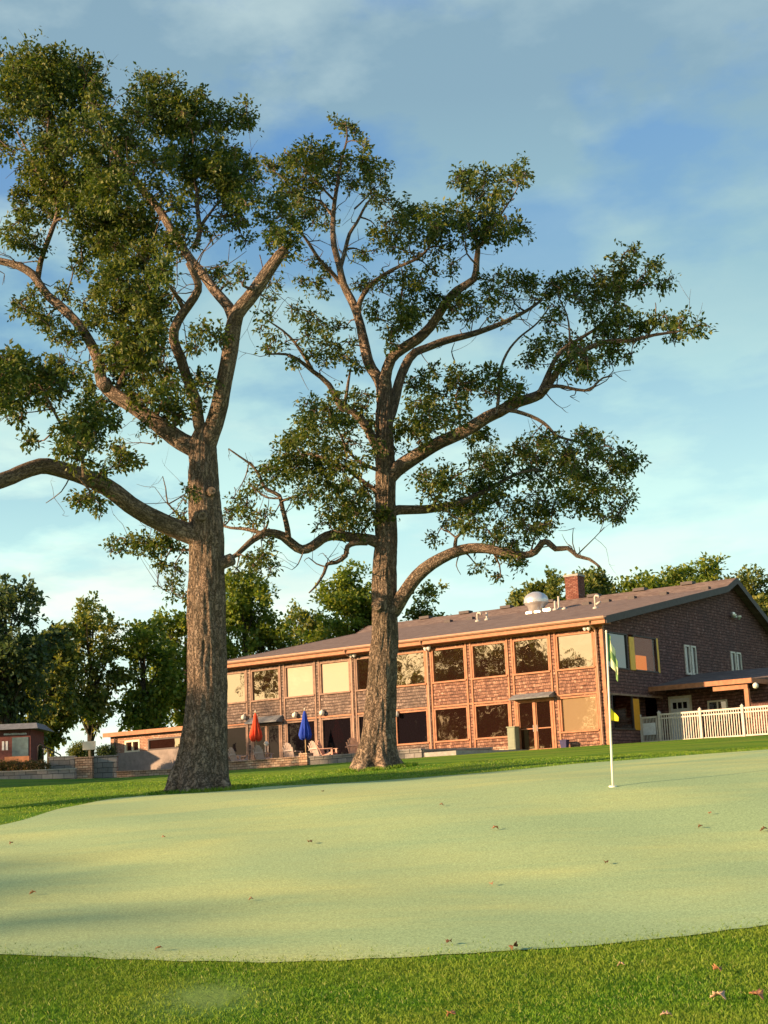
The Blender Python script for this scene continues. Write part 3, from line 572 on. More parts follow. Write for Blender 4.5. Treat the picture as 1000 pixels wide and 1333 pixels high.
T2_limbs = [
 dict(p=[(501,525),(494,495),(480,470),(470,426),(460,398),(448,370),(442,346),(436,322),(434,290),(436,262),(440,238),(446,205),(452,178),(450,160)], w=[(0,18),(.3,13),(.5,10),(.8,5),(1,2)], dy=1.5),
 dict(p=[(444,350),(450,325),(455,304),(464,290),(477,266),(492,252),(506,262)], w=(7,2), y0=.8, dy=.8),
 dict(p=[(444,368),(430,352),(416,338),(405,322),(396,308),(384,296),(372,284)], w=(7,2.5), y0=.8, dy=-1.5),
 dict(p=[(462,272),(476,258),(490,240)], w=(3,1.5), y0=1.2, dy=.5),
 dict(p=[(437,262),(420,245),(408,232),(392,215)], w=(4,1.5), y0=1.2, dy=-.5),
 dict(p=[(434,285),(418,262),(396,256),(366,230),(345,214)], w=(4,1.5), y0=1.2, dy=1.2),
 dict(p=[(465,410),(468,394),(480,374),(500,358),(520,347),(542,337),(560,322)], w=(9,3), y0=.4, dy=-2),
 dict(p=[(502,520),(503,495),(510,468),(524,454),(544,442),(560,426),(576,402),(596,378),(618,363),(622,338),(622,316),(612,298),(606,275)], w=[(0,18),(.25,15),(.5,13),(.75,9),(1,3)], dy=-2.0),
 dict(p=[(622,325),(640,300),(652,280),(664,262),(674,244)], w=(4,1.5), y0=-1.8, dy=-.5),
 dict(p=[(621,345),(608,330),(606,315)], w=(3,1.5), y0=-1.8, dy=-.5),
 dict(p=[(504,555),(512,525),(520,500),(528,478),(540,459),(572,447),(604,438),(636,428),(660,418),(684,406),(705,392)], w=[(0,17),(.3,13),(.6,10),(1,4)], dy=2.5),
 dict(p=[(520,400),(523,380),(525,365),(523,350)], w=(4,2), y0=-.5, dy=-.5),
 dict(p=[(498,592),(478,556),(460,535),(445,530),(428,501),(407,484),(388,468),(372,461),(350,461)], w=[(0,14),(.3,11),(1,2.5)], dy=-1.5),
 dict(p=[(408,484),(400,470),(384,446),(368,430),(350,418)], w=(6,2), y0=-.8, dy=-.5),
 dict(p=[(449,530),(452,505),(456,480)], w=(6,3), y0=-.3, dy=.6),
 dict(p=[(502,628),(516,612),(539,595),(565,579),(599,565),(633,544),(650,536),(668,525),(688,519),(702,514),(714,500),(728,480),(744,466),(760,456),(788,445),(820,444),(852,436),(880,432),(905,427)], w=[(0,24),(.15,19),(.35,17),(.5,14),(.6,9),(.8,6),(1,2)], dy=-3.5),
 dict(p=[(702,514),(708,500),(716,480),(732,456),(756,440),(780,424),(800,398),(815,370)], w=(9,2), y0=-1.8, dy=.5),
 dict(p=[(706,508),(718,503),(732,503),(750,507),(768,508),(776,500),(785,492),(797,490)], w=(6,2), y0=-1.8, dy=-.6),
 dict(p=[(652,536),(662,534),(680,538),(700,546),(714,556),(724,567),(738,572),(760,578),(780,592)], w=(6.5,2.5), y0=-1.6, dy=-1),
 dict(p=[(646,540),(650,515),(650,488),(660,460),(676,440),(700,420),(718,396)], w=(5,2), y0=-1.5, dy=2),
 dict(p=[(740,468),(742,440),(738,410),(726,385)], w=(4,1.5), y0=-2, dy=1),
 dict(p=[(502,668),(520,664),(545,663),(562,662),(590,656),(615,648),(640,636),(670,618),(700,610)], w=[(0,15),(.3,12),(.6,8),(1,3)], dy=1.5),
 dict(p=[(562,662),(575,640),(590,622),(610,610)], w=(5,2), y0=.3, dy=-1),
 dict(p=[(500,802),(514,793),(524,776),(535,760),(552,742),(573,728),(599,717),(620,714),(642,716),(664,722),(682,724),(696,718),(706,706),(714,706),(724,715),(740,714),(752,724),(768,728),(781,738)], w=[(0,24),(.12,20),(.35,16),(.5,13),(.68,9),(.8,8),(1,3)], dy=-2.5),
 dict(p=[(750,724),(762,712),(774,700),(787,686)], w=(2,.8), y0=-2, dy=-.3),
 dict(p=[(756,726),(754,712)], w=(1.6,.8), y0=-2, dy=-.1),
 dict(p=[(592,717),(594,700),(606,690),(620,676)], w=(6,2.5), y0=-.8, dy=-.5),
 dict(p=[(690,720),(696,700),(704,680)], w=(3,1.5), y0=-1.5, dy=-.3),
 dict(p=[(640,716),(650,735),(652,752)], w=(3,1.5), y0=-1.1, dy=.3),
 dict(p=[(598,722),(594,736),(600,748)], w=(2,.8), y0=-.8, dy=.2),
 dict(p=[(498,708),(479,702),(462,699),(445,697),(432,697),(420,701),(407,711),(394,716),(380,709),(368,699),(356,695),(343,694),(334,699),(324,707),(308,722),(294,730)], w=[(0,19),(.1,15),(.6,13),(.8,9),(1,5)], dy=-1.5),
 dict(p=[(345,695),(330,691),(315,688),(300,687),(284,682)], w=(6,3), y0=-1.1, dy=.8),
 dict(p=[(378,700),(372,680),(368,660),(365,645),(350,638),(343,632),(336,616),(326,604),(312,594),(298,584)], w=[(0,8),(.5,5),(1,2)], y0=-.9, dy=-.6),
 dict(p=[(366,648),(350,648),(336,640),(326,632)], w=(3,1.5), y0=-1.2, dy=.2),
 dict(p=[(324,603),(320,620),(309,640),(305,634)], w=(2,.8), y0=-1.3, dy=.1),
 dict(p=[(476,704),(462,706),(452,712),(450,724),(438,732),(426,734),(422,746),(412,762),(402,772)], w=[(0,9),(.5,6),(1,2)], y0=-.2, dy=-.5),
 dict(p=[(424,738),(412,734),(402,726),(396,730)], w=(2.4,.8), y0=-.6, dy=-.1),
 dict(p=[(396,716),(388,735),(380,742)], w=(2,.8), y0=-.8, dy=.1),
 dict(p=[(462,696),(458,688),(452,682)], w=(4,2), y0=-.3, dy=-.1),
 dict(p=[(492,640),(470,625),(446,606),(420,595),(398,590),(380,600),(362,612)], w=(7,2), y0=.3, dy=1.8),
 dict(p=[(492,612),(468,602),(452,585),(440,560),(420,548)], w=(6,2), y0=-.3, dy=-1.5),
 dict(p=[(845,436),(852,420),(854,400),(853,394)], w=(2.2,1), y0=-3, dy=0),
 dict(p=[(600,562),(598,540),(594,515),(604,492)], w=(4,1.5), y0=-.8, dy=1),
 dict(p=[(592,470),(588,458),(592,446)], w=(2,1), y0=1.2, dy=0),
 dict(p=[(338,332),(350,372),(372,392)], w=(1.6,.8), y0=0, dy=.2),
]
T2_clumps = [(450,164,11),(461,172,9),(440,161,8),(474,186,9),(404,194,22),(422,198,20),(384,212,18),(470,210,16),(494,228,15),(478,224,14),(440,216,18),(356,218,14),(340,214,12),(372,236,18),(396,246,22),(360,262,16),(348,284,14),(384,266,18),(412,270,16),(420,292,12),(380,292,14),(360,310,10,.8),(500,262,13),(516,262,7),(430,232,16),(455,235,14),(410,220,20),(488,245,12),(398,285,12),(330,232,9,.8),(344,300,9,.8),
(504,292,13),(488,308,14),(476,328,12),(516,308,17),(528,280,15),(544,276,15),(560,280,14),(540,300,17),(560,304,17),(580,284,20),(596,276,18),(604,292,18),(628,284,20),(644,304,17),(672,300,12),(660,288,14),(620,308,16),(576,324,14,.8),(612,234,17),(603,222,13),(628,228,15),(620,250,14,.9),(643,252,12,.9),(668,222,16),(660,236,12),(677,232,9),(652,256,8),(556,328,12,.8),(588,344,11,.8),(640,272,16),(655,305,12),(684,300,8,.8),(530,330,10,.8),
(408,344,11,.8),(424,354,9,.8),(392,370,9,.8),(416,378,12,.8),(360,370,9,.7),(341,366,6,.7),(352,390,9,.8),(344,408,9,.9),(388,402,12),(404,418,13),(424,422,12),(440,428,11),(428,450,15),(412,462,13),(448,466,15),(468,476,11),(460,450,9,.9),(360,442,11,.8),(348,456,8,.8),(384,470,9,.8),(398,436,11,.8),(340,428,7,.7),
(476,378,8),(500,372,11,.9),(524,358,13),(538,370,13),(550,364,10),(472,366,9,.8),(492,406,14),(508,426,16),(524,406,17),(536,418,15),(516,450,9,.9),(556,386,12),(574,386,10,.9),(588,402,13,.9),(604,386,12,.8),(580,420,10,.8),(636,388,11,.7),(612,406,13,.8),(640,366,12,.9),(660,368,15,.9),(680,370,16,.9),(652,388,12,.8),(692,388,12,.8),(698,366,12,.9),(648,418,10,.7),(540,400,14),(556,406,12,.9),(560,350,10,.8),(628,400,10,.7),(670,395,10,.7),
(720,368,15),(744,368,17),(768,372,17),(792,364,19),(812,348,17),(816,333,13),(836,361,12),(852,350,9),(870,364,9),(828,377,11),(788,388,19),(768,400,12),(804,408,14),(788,416,17),(820,424,16),(800,436,12),(844,420,12),(860,416,11),(836,432,11),(872,428,11),(888,420,11),(910,426,10),(876,440,7),(896,434,8),(728,408,12,.8),(716,418,11,.8),(700,456,15),(688,468,11),(716,444,13),(740,452,17),(748,470,17),(764,468,13),(766,484,10),(788,460,13),(804,456,12),(816,464,8),(796,474,8,.8),(776,440,12),(758,390,12),(805,380,14),(846,346,8),(736,386,10,.8),(860,372,8),(728,474,10),(752,488,9),
(596,396,14,.8),(640,376,12,.8),(710,380,10,.8),
(596,494,17),(616,497,15),(636,490,14),(652,502,15),(667,505,13),(672,517,9),(632,510,12),(564,504,13,.9),(548,488,12,.8),(564,484,12,.8),(548,522,13),(592,532,15),(568,536,17),(552,542,17),(588,550,12),(548,560,15),(632,568,11,.8),(620,560,11,.8),(612,576,8),(604,508,14),(580,515,11,.8),(540,505,12,.8),(575,556,13),
(648,592,17),(668,588,17),(628,608,19),(700,580,17),(716,576,15),(684,598,17),(724,600,19),(748,596,17),(768,576,16),(784,584,15),(804,588,13),(820,597,12),(830,604,11),(816,616,12),(796,612,13),(764,612,17),(740,622,18),(716,622,18),(692,622,17),(660,622,19),(636,634,17),(604,632,15),(580,622,17),(564,630,17),(600,656,19),(580,660,17),(620,652,19),(648,656,19),(672,664,17),(700,656,17),(720,660,17),(744,652,17),(764,648,15),(788,640,14),(808,643,12),(817,655,7),(796,664,12),(803,677,8),(780,668,10,.9),(700,682,14),(716,684,10),(688,690,14),(660,686,17),(636,690,15),(612,680,14),(588,680,12),(568,700,8,.9),(648,716,13),(664,725,13),(676,733,10),(620,736,7),(648,752,7),(760,570,10),(776,628,12),(752,632,12),(625,630,15),(560,645,12),(672,708,11),
(411,535,18),(428,544,18),(462,527,16),(471,514,12),(450,552,17),(484,548,13),(381,574,18),(402,570,18),(364,608,18),(356,621,16),(385,608,18),(411,595,18),(432,595,18),(445,612,18),(420,621,18),(398,634,16),(437,638,18),(462,638,14),(462,655,17),(432,660,17),(450,672,17),(471,681,13),(424,680,10,.9),(445,690,7),(326,630,12,.9),(385,648,11,.8),(492,668,12),(505,672,10),(500,590,14),(514,558,15),(530,554,15),(488,582,10,.9),(545,575,10,.8),(425,570,15),(395,550,12,.9),(470,600,13),(455,575,14),(440,520,12),(372,590,14),(480,640,11),(475,665,12),(342,615,10,.9),(408,610,16),(388,588,15),
(308,660,12,.9),(322,655,12,.9),(326,676,10,.9),(347,672,10,.8),(343,722,13),(326,728,11),(308,740,10,.8),(334,742,11),(350,705,9),(300,672,9,.8),(352,740,8,.7)]
traced_oak('tall thick oak on the left with a huge bare limb reaching out of frame', 35, T1_trunk, T1_limbs, T1_clumps, 11,
           stubs=[(280, 737, 17, .42, .12, -.12), (268, 676, 15, -.02, .0, -.42), (273, 646, 13, .1, .04, -.4), (136, 500, 18, .05, -.12, -.2)], leafsize=.125)
traced_oak('wide spreading oak on the right in front of the clubhouse, limbs reaching towards the flagstick', 43, T2_trunk, T2_limbs, T2_clumps, 23,
           stubs=[(496, 792, 16, -.1, .03, -.4)], leafsize=.14, density=.15)

def gen_tree(label, base, H, crown_r, crown_z0, mname, seed, n_clump=42, n_tuft=26, leaf=.34, group=None, name='deciduous_tree', trunk_r=.22, lean=0., sparse=1.):
    rs = np.random.default_rng(seed); root = empty(name, base, 0, label, 'tree', group)
    hc = (H-crown_z0)/2; cz = crown_z0+hc
    P, Rr = smooth_path([(0, 0, -.3), (lean*.3, 0, H*.25), (lean*.6, .1, H*.5), (lean, 0, H*.78)], [trunk_r*1.25, trunk_r, trunk_r*.7, trunk_r*.25], .4)
    paths = [(P, Rr)]; C = []
    for i in range(n_clump):
        d = rs.normal(0, 1, 3); d /= np.linalg.norm(d); rr = rs.uniform(.35, 1.)**.6
        wz = d[2]*rr; c = np.array([d[0]*rr*crown_r, d[1]*rr*crown_r, cz+wz*hc*.93])
        k = 1-.35*max(0, -wz); c[:2] *= k*rs.uniform(.75, 1.12); C.append(c)
    C = np.array(C)
    for c in C:
        j = min(len(P)-1, int(len(P)*np.clip((c[2]-crown_z0*.5)/H, .25, .95))); s0 = P[j]
        q, r2 = smooth_path([s0, s0+(c-s0)*.5+[0, 0, -.25], c], [max(.03, Rr[j]*.45), .05, .015], .5); paths.append((q, r2))
    V, F, Gr = limb_mesh(paths, 8, .03, seed); npmesh('trunk', V, F, 'grey_bark', root, True, Gr)
    cr = crown_r*.30; ns = 7
    sub = C[:, None]+rs.normal(0, 1, (len(C), ns, 3))*cr*np.array([.62, .62, .45]); sub = sub.reshape(-1, 3)
    nt = int(n_clump*n_tuft*sparse*2.1); k_ = rs.integers(0, len(sub), nt); tp = sub[k_]+rs.normal(0, 1, (nt, 3))*cr*np.array([.28, .28, .18])
    a = tp-np.array([0, 0, cz]); a /= np.linalg.norm(a, axis=1)[:, None]
    V, F = leaves(tp, a, 6, leaf, leaf*.62, rs); npmesh('crown', V, F, mname, root); return root
def bg_tree(label, px, top, hw, Y, m, seed, cb=.22, dz=0, **kw):
    p = at(px, top, Y); b = np.array([p[0], Y, float(terr(p[0], Y))+dz]); H = p[2]-b[2]
    return gen_tree(label, b, H, hw*Y/FL, H*cb, m, seed, group='trees standing behind the clubhouse', **kw)
bg_tree('dark blue green tree at the far left edge behind the red kiosk', 8, 748, 62, 92, 'dark_leaf', 101, .12, n_clump=60, n_tuft=34, sparse=.8)
bg_tree('shady low tree behind the block wall and stair rail', 66, 800, 44, 99, 'mid_leaf', 102, .12, n_clump=46, sparse=.75)
bg_tree('open crowned tree with forked trunk and yellowish top left of the thick oak', 117, 768, 46, 103, 'mid_leaf', 103, .2, n_clump=38, n_tuft=22, sparse=.7)
bg_tree('light green tree above the low brick wing', 186, 800, 44, 104, 'bright_leaf', 104, .2, n_clump=40, sparse=.7)
bg_tree('leafy tree directly behind the trunk of the thick oak', 240, 778, 46, 108, 'bright_leaf', 105, .16, n_clump=40, sparse=.8)
bg_tree('bright green tree rising over the left end of the clubhouse roof', 318, 742, 58, 112, 'bright_leaf', 106, .14, n_clump=62, n_tuft=34)
bg_tree('darker tree over the clubhouse roof between the bright green ones', 395, 775, 48, 122, 'mid_leaf', 107, .15, n_clump=50, n_tuft=30)
bg_tree('rounded bright tree behind the trunk of the spreading oak', 462, 731, 58, 118, 'bright_leaf', 108, .2, n_clump=58, n_tuft=32)
bg_tree('small rounded tree just right of the spreading oak trunk above the roof', 552, 752, 40, 120, 'mid_leaf', 109, .2, n_clump=44, n_tuft=30)
bg_tree('olive tree behind the white roof exhaust dome', 704, 738, 46, 108, 'mid_leaf', 110, .2, n_clump=60, n_tuft=40)
bg_tree('olive tree behind the brick chimney', 765, 738, 56, 112, 'mid_leaf', 111, .2, n_clump=70, n_tuft=40)
bg_tree('bright low tree between the chimney and the gable peak', 832, 742, 56, 110, 'bright_leaf', 112, .2, n_clump=70, n_tuft=40)
bg_tree('tallest tree behind the ridge just left of the gable peak', 895, 728, 60, 114, 'bright_leaf', 113, .2, n_clump=70, n_tuft=40)
bg_tree('tree behind the gable peak at the right edge', 972, 736, 62, 112, 'mid_leaf', 114, .2, n_clump=70, n_tuft=40)
# the fairway trees to the left: they stand outside the frame, show in the windows and throw the long morning shade
for i, (x, y, H, r_, m, s_) in enumerate([(-36, 57, 12, 5.0, 'oak_leaf', 201), (-45, 66, 14, 6.0, 'oak_leaf', 202), (-27.5, 25.6, 10.0, 2.6, 'mid_leaf', 203), (-63, -6.8, 20.2, 4.4, 'oak_leaf', 204),
                                         (-84, -22, 21, 8, 'oak_leaf', 205), (-66, 58, 13, 6, 'mid_leaf', 206), (-70, 34, 12, 5, 'oak_leaf', 207), (-31, 66, 9, 3.6, 'oak_leaf', 208), (-35.5, 52.0, 11.6, 3.0, 'oak_leaf', 209)]):
    gen_tree(['round oak off to the left of the terrace', 'large oak off to the left beyond the kiosk', 'slender low branched tree left of the thick oak', 'slim tree left of the putting green', 'tall tree behind and left of the putting green',
              'tree across the fairway to the left', 'far fairway tree to the left', 'low tree near the terrace to the left', 'rounded tree left of the spreading oak'][i], (x, y, float(terr(x, y))), H, r_, H*.24, m, s_, n_clump=40, n_tuft=30, leaf=.34, group='fairway trees left of the frame')

# ------------------------------------------------------------------ clubhouse
TH = R(35.37); OB = np.array([9.696, 70., 0]); AX = np.array([math.cos(TH), -math.sin(TH), 0]); AY = np.array([math.sin(TH), math.cos(TH), 0])
MBld = np.array([AX, AY, [0, 0, 1]])
def loc(px, py, nrm, c):
    d = MBld@ray(px, py); o = MBld@(-OB); nrm = np.array(nrm, float); return o+(c-nrm@o)/(nrm@d)*d
def wrl(l): return MBld.T@np.array(l, float)+OB
club = empty('clubhouse', OB, -TH, 'long two storey clubhouse with cedar shake walls, big windows and a low brown gable roof', 'building')
FZ = 2.55; W0, WP, WW = -.48, 2.33, 1.93; NW = 10; XE = -23.6
ZU0, ZU1, ZL0, ZL1, ZE = 6.13, 7.79, 3.27, 4.9, 8.1
# front wall with real openings (the wall is 0.3 m thick)
Tk = .3; XS = -9.55
walls = [MB(), MB()]
def wb(x0, x1, z0, z1):
    if x1 <= XS: walls[1].box(x0, x1, 0, Tk, z0, z1)
    elif x0 >= XS: walls[0].box(x0, x1, 0, Tk, z0, z1)
    else: walls[1].box(x0, XS, 0, Tk, z0, z1); walls[0].box(XS, x1, .0, Tk, z0, z1)
wb(XE, 0, ZU1, ZE+.2); wb(XE, 0, ZL1, ZU0)
def xr(i): return W0-WP*i-WW, W0-WP*i
low = {}
for i in range(NW):
    a, b = xr(i)
    low[i] = (ZL0 if i not in (1, 6, 7, 8) else FZ+.05, ZL1 if i not in (1,) else ZL1+.02)
    if low[i][0] > 3: wb(a, b, FZ-.6, ZL0)
edges = [0]+[e for i in range(NW) for e in (xr(i)[1], xr(i)[0])]+[XE]
for j in range(0, len(edges), 2):
    wb(edges[j+1], edges[j], FZ-.6, ZL1); wb(edges[j+1], edges[j], ZU0, ZU1)
walls[0].build('wall', 'cedar_shakes', club); walls[1].build('wall', 'grey_shakes', club)['label'] = 'greyer left part of the long wall'
# piers faced with trim boards, continuous sill and head rails
for j in range(0, len(edges), 2):
    a, b = edges[j+1], edges[j]
    if b-a < .3: a, b = a-.0, b+.0
    m = MB(); m.box(a+.02, a+.11, -.045, 0, FZ, ZE-.02); m.box(b-.11, b-.02, -.045, 0, FZ, ZE-.02)
    m.build('post_trim', 'stained_trim' if j < 10 else 'grey_brown_trim', club)
for i in range(NW):
    a, b = xr(i); tm = 'stained_trim' if i < 5 else 'grey_brown_trim'
    for up_, (z0, z1) in ((1, (ZU0, ZU1)), (0, low[i])):
        if not up_ and i in (1, 8): continue
        f = MB(); t = .07
        f.box(a, b, -.03, .12, z1-t, z1); f.box(a-.04, b+.04, -.09, .12, z0-.02, z0+t-.01)
        f.box(a, a+t, -.028, .12, z0+t, z1-t); f.box(b-t, b, -.028, .12, z0+t, z1-t)
        fr = f.build('window_frame', tm, club)
        MB().box(a+t, b-t, .06, .08, z0+t, z1-t).build('pane', ('cream_sky_glass' if i in (6, 7) else 'window_glass') if up_ else {0: 'tan_sky_glass', 2: 'low_glass', 3: 'low_glass'}.get(i, 'dark_glass'), fr)
def door(i, tm, gl):
    a, b = xr(i); z0, z1 = low[i]; z0 = FZ-.02
    f = MB(); t = .09; c = (a+b)/2
    f.box(a, b, -.05, .12, z1-t, z1); f.box(a, a+t, -.05, .12, z0, z1-t); f.box(b-t, b, -.05, .12, z0, z1-t); f.box(c-.06, c+.06, -.05, .12, z0, z1-t)
    fr = f.build('door_frame', tm, club)
    for x0, x1 in ((a+t, c-.06), (c+.06, b-t)):
        d = MB(); s = .05
        d.box(x0, x1, -.01, .07, z0, z0+.1); d.box(x0, x1, -.01, .07, z1-t-s, z1-t); d.box(x0, x0+s, -.01, .07, z0+.1, z1-t-s); d.box(x1-s, x1, -.01, .07, z0+.1, z1-t-s)
        if i == 1: d.box(x0+s, x1-s, -.008, .068, z0+1.02, z0+1.07)
        dd = d.build('door', tm, club)
        MB().box(x0+s, x1-s, .02, .035, z0+.1, z1-t-s).build('glass', gl, dd)
        MB().tube([(c+(.1 if x0 > c else -.1), -.05, z0+.9), (c+(.1 if x0 > c else -.1), -.05, z0+1.2)], .015, 6).build('handle', 'galvanised', dd)
door(1, 'stained_trim', 'low_glass'); door(8, 'grey_brown_trim', 'dark_glass')
for i in (1, 8):
    a, b = xr(i); m = MB()
    zt, zb = (5.22, 5.0) if i == 1 else (5.3, 5.0)
    m.add([(a-.1, -.003, zt), (b+.15, -.003, zt), (b+.15, -.55, zb), (a-.1, -.55, zb), (a-.1, -.003, zb-.06), (b+.15, -.003, zb-.06), (b+.15, -.55, zb-.06), (a-.1, -.55, zb-.06)],
          [(0, 3, 2, 1), (4, 5, 6, 7), (2, 3, 7, 6), (0, 4, 7, 3), (1, 2, 6, 5), (0, 1, 5, 4)])
    m.build('door_canopy', 'slate_roof', club)
# frieze, horizontal band boards
m = MB(); m.box(XE, 0, -.03, 0, ZE-.16, ZE+.02); m.box(XE, 0, -.025, -.001, ZL1+.05, ZL1+.13)
m.build('frieze_board', 'stained_trim', club)
m = MB(); m.box(-.1, .06, -.06, -.001, FZ-.5, ZE); m.box(.001, .05, -.001, .12, FZ-.5, ZE); m.build('corner_board', 'stained_trim', club)
# side wall (gable) built round its openings; the lower front corner is set back behind the skirt
S = MB(); zf = FZ-.6
prof = lambda y: np.interp(y, [-.5, 14.1, 15.4, 22.5], [8.1, 10.85, 11.45, 7.75])
def gable_quad(y0, y1, z0):
    S.add([(0, y0, z0), (0, y1, z0), (0, y1, prof(y1)), (0, y0, prof(y0)), (-Tk, y0, z0), (-Tk, y1, z0), (-Tk, y1, prof(y1)), (-Tk, y0, prof(y0))],
          [(0, 1, 2, 3), (7, 6, 5, 4), (0, 3, 7, 4), (1, 5, 6, 2), (3, 2, 6, 7), (0, 4, 5, 1)])
gable_quad(Tk, 14.1, 7.77); gable_quad(14.1, 15.4, 7.77); gable_quad(15.4, 22.2, 7.77)
def sw(y0, y1, z0, z1, x0=-Tk, x1=0): S.box(x0, x1, y0, y1, z0, z1)
sw(Tk, .38, 6.08, 7.77); sw(2.45, 2.62, 6.08, 7.77); sw(5.74, 8.68, 6.08, 7.77)
sw(Tk, 5.74, 4.95, 6.08); sw(5.74, 8.68, zf, 6.08); sw(8.68, 10.05, 7.66, 7.77); sw(8.68, 10.05, zf, 6.16); sw(10.05, 14.43, zf, 7.77); sw(14.43, 15.8, 7.66, 7.77); sw(14.43, 15.8, zf, 6.16); sw(15.8, 22.2, zf, 7.77)
sw(Tk, .5, zf, 4.95); sw(.5, 3.2, zf, 3.3); sw(3.2, 5.74, zf, 4.95, -Tk-.9, -.9)
sw(3.2, 3.35, zf, 4.95, -.9, -.05)
S.build('gable_wall', 'shaded_shakes', club)
m = MB(); m.box(.0, .035, Tk, 5.8, 4.86, 4.95); m.build('skirt_board', 'grey_brown_trim', club)
# far and rear walls, ceiling slab, so the house is closed
m = MB(); m.box(XE, XE+Tk, Tk, 22.2, zf, 8.2); m.box(XE, 0, 22.2, 22.5, zf, 7.9)
m.add([(XE, -.3, 8.1), (XE, 14.1, 10.85), (XE, 15.4, 11.45), (XE, 22.2, 7.8), (XE+Tk, -.3, 8.1), (XE+Tk, 14.1, 10.85), (XE+Tk, 15.4, 11.45), (XE+Tk, 22.2, 7.8)], [(0, 3, 2, 1), (4, 5, 6, 7), (0, 1, 5, 4), (1, 2, 6, 5), (2, 3, 7, 6), (3, 0, 4, 7)])
m.build('rear_wall', 'cedar_shakes', club)
# corner dining room seen through the side windows
m = MB(); m.box(-2.6, -2.55, .35, 5.9, 5.6, 8.0); m.box(-2.55, -.32, 5.85, 5.9, 5.6, 8.0); plain('room_brown', (.2, .08, .03), .9); m.build('room_wall', 'dim_sun_glow', club)  # back walls carry the added glow
m = MB(); m.box(-2.55, -.31, .35, 5.9, 5.55, 5.6); m.build('room_floor', 'room_brown', club)
MB().box(-.62, -.58, 3.35, 5.55, 6.1, 6.95).build('sun_glow_panel', 'sun_glow', club)  # added glowing panel for the sunlit orange low in the pane
m = MB(); m.box(-.2, .04, 2.62, 3.12, 6.1, 7.66); m.build('mullion', 'sunlit_wood', club)
m = MB(); m.box(-.12, .03, 5.56, 5.74, 6.1, 7.2); m.box(-.12, .02, 5.56, 5.74, 7.2, 7.77); m.build('mullion', 'sunlit_wood', club)
for y0, y1, z0, z1, g in ((.38, 2.45, 6.08, 7.77, 'shade_glass'), (3.12, 5.56, 6.08, 7.77, 'clear_glass'), (.5, 2.6, 3.3, 4.95, 'clear_glass')):
    f = MB(); t = .06; f.box(-.1, .02, y0, y1, z1-t, z1); f.box(-.1, .05, y0, y1, z0, z0+t); f.box(-.1, .015, y0, y0+t, z0+t, z1-t); f.box(-.1, .015, y1-t, y1, z0+t, z1-t)
    fr = f.build('window_frame', 'dark_fascia', club); MB().box(-.06, -.045, y0+t, y1-t, z0+t, z1-t).build('pane', g, fr)
MB().box(-.1, .03, 2.6, 3.2, 3.3, 4.75).build('mullion', 'orange_curtain', club)
MB().box(-1.6, -1.55, .35, 3.2, 3., 5.).build('room_wall', 'dim_sun_glow', club)  # lower room wall, same added glow
MB().box(-.8, -.75, .55, 1.7, 4.55, 4.9).build('sun_glow_panel', 'sun_glow', club)  # added glowing panel behind the lower pane
for y0 in (8.68, 14.43):
    for k in (0, 1):
        a = y0+k*.75; b = a+.62; f = MB(); t = .09
        f.box(-.06, .05, a, b, 7.66-t, 7.66); f.box(-.06, .07, a-.02, b+.02, 6.16, 6.16+t); f.box(-.06, .05, a, a+t, 6.16+t, 7.66-t); f.box(-.06, .05, b-t, b, 6.16+t, 7.66-t)
        fr = f.build('slit_window', 'white_vinyl', club); MB().box(-.03, -.015, a+t, b-t, 6.16+t, 7.66-t).build('pane', 'shade_glass', fr)
# roof: one extruded gable profile with a steeper cap, shingles on top
prf = [(-.55, 8.32), (13.6, 11.02), (14.95, 11.6), (22.9, 7.75)]
def extr(x0, x1, pf, th, name, mt, par):
    m = MB(); k = len(pf)
    for x in (x0, x1): m.v += [(x, y, z) for y, z in pf]+[(x, y, z-th) for y, z in pf]
    for i in range(k-1):
        m.f += [(i, i+1, 2*k+i+1, 2*k+i), (k+i+1, k+i, 3*k+i, 3*k+i+1), (i, k+i, k+i+1, i+1), (2*k+i, 2*k+i+1, 3*k+i+1, 3*k+i)]
    m.f += [(0, 2*k, 3*k, k), (k-1, 2*k-1, 4*k-1, 3*k-1)]
    return m.build(name, mt, par)
roof = extr(XE-.45, .52, prf, .14, 'roof', 'asphalt_shingles', club)
extr(.521, .56, [(y, z+.02) for y, z in prf], .34, 'rake_board', 'dark_fascia', club)
extr(XE-.49, XE-.451, [(y, z+.02) for y, z in prf], .3, 'rake_board', 'grey_brown_trim', club)
MB().box(XE-.4, .5, -.55, -.003, 8.02, 8.08).build('soffit', 'stained_trim', club)
MB().box(XE-.4, .5, -.6, -.56, 8.02, 8.2).build('fascia', 'stained_trim', club)
m = MB(); m.add([(x, y, z) for x in (XE-.45, .52) for y, z in ((-.60, 8.19), (-.68, 8.2), (-.74, 8.26), (-.75, 8.34), (-.72, 8.34), (-.7, 8.27), (-.6, 8.24))],
      [(i, (i+1) % 7, 7+(i+1) % 7, 7+i) for i in range(7)]+[tuple(range(7))[::-1], tuple(range(7, 14))]); m.build('gutter', 'gutter_metal', club)
for x in (-.28, XE+.25, W0-WP*4+.2, W0-WP*6-.1+.3):
    m = MB(); m.tube([(x, -.68, 8.2), (x, -.6, 8.05), (x, -.14, 7.85), (x, -.1, 7.7), (x, -.1, FZ+.1), (x, -.3, FZ+.02)], .045, 8); m.build('downspout', 'gutter_metal', club)
m = MB()
for x in np.arange(XE+1, 0, 2.9): m.box(x-.35, x+.35, 14.7, 15.2, 11.56, 11.72)
m.build('ridge_vent', 'dark_fascia', club)
rz = lambda y: 8.32+(y+.55)*(2.7/14.15)
def roofpt(px, py):
    s_ = 2.7/14.15; return loc(px, py, [0, -s_, 1], 8.32+.55*s_)
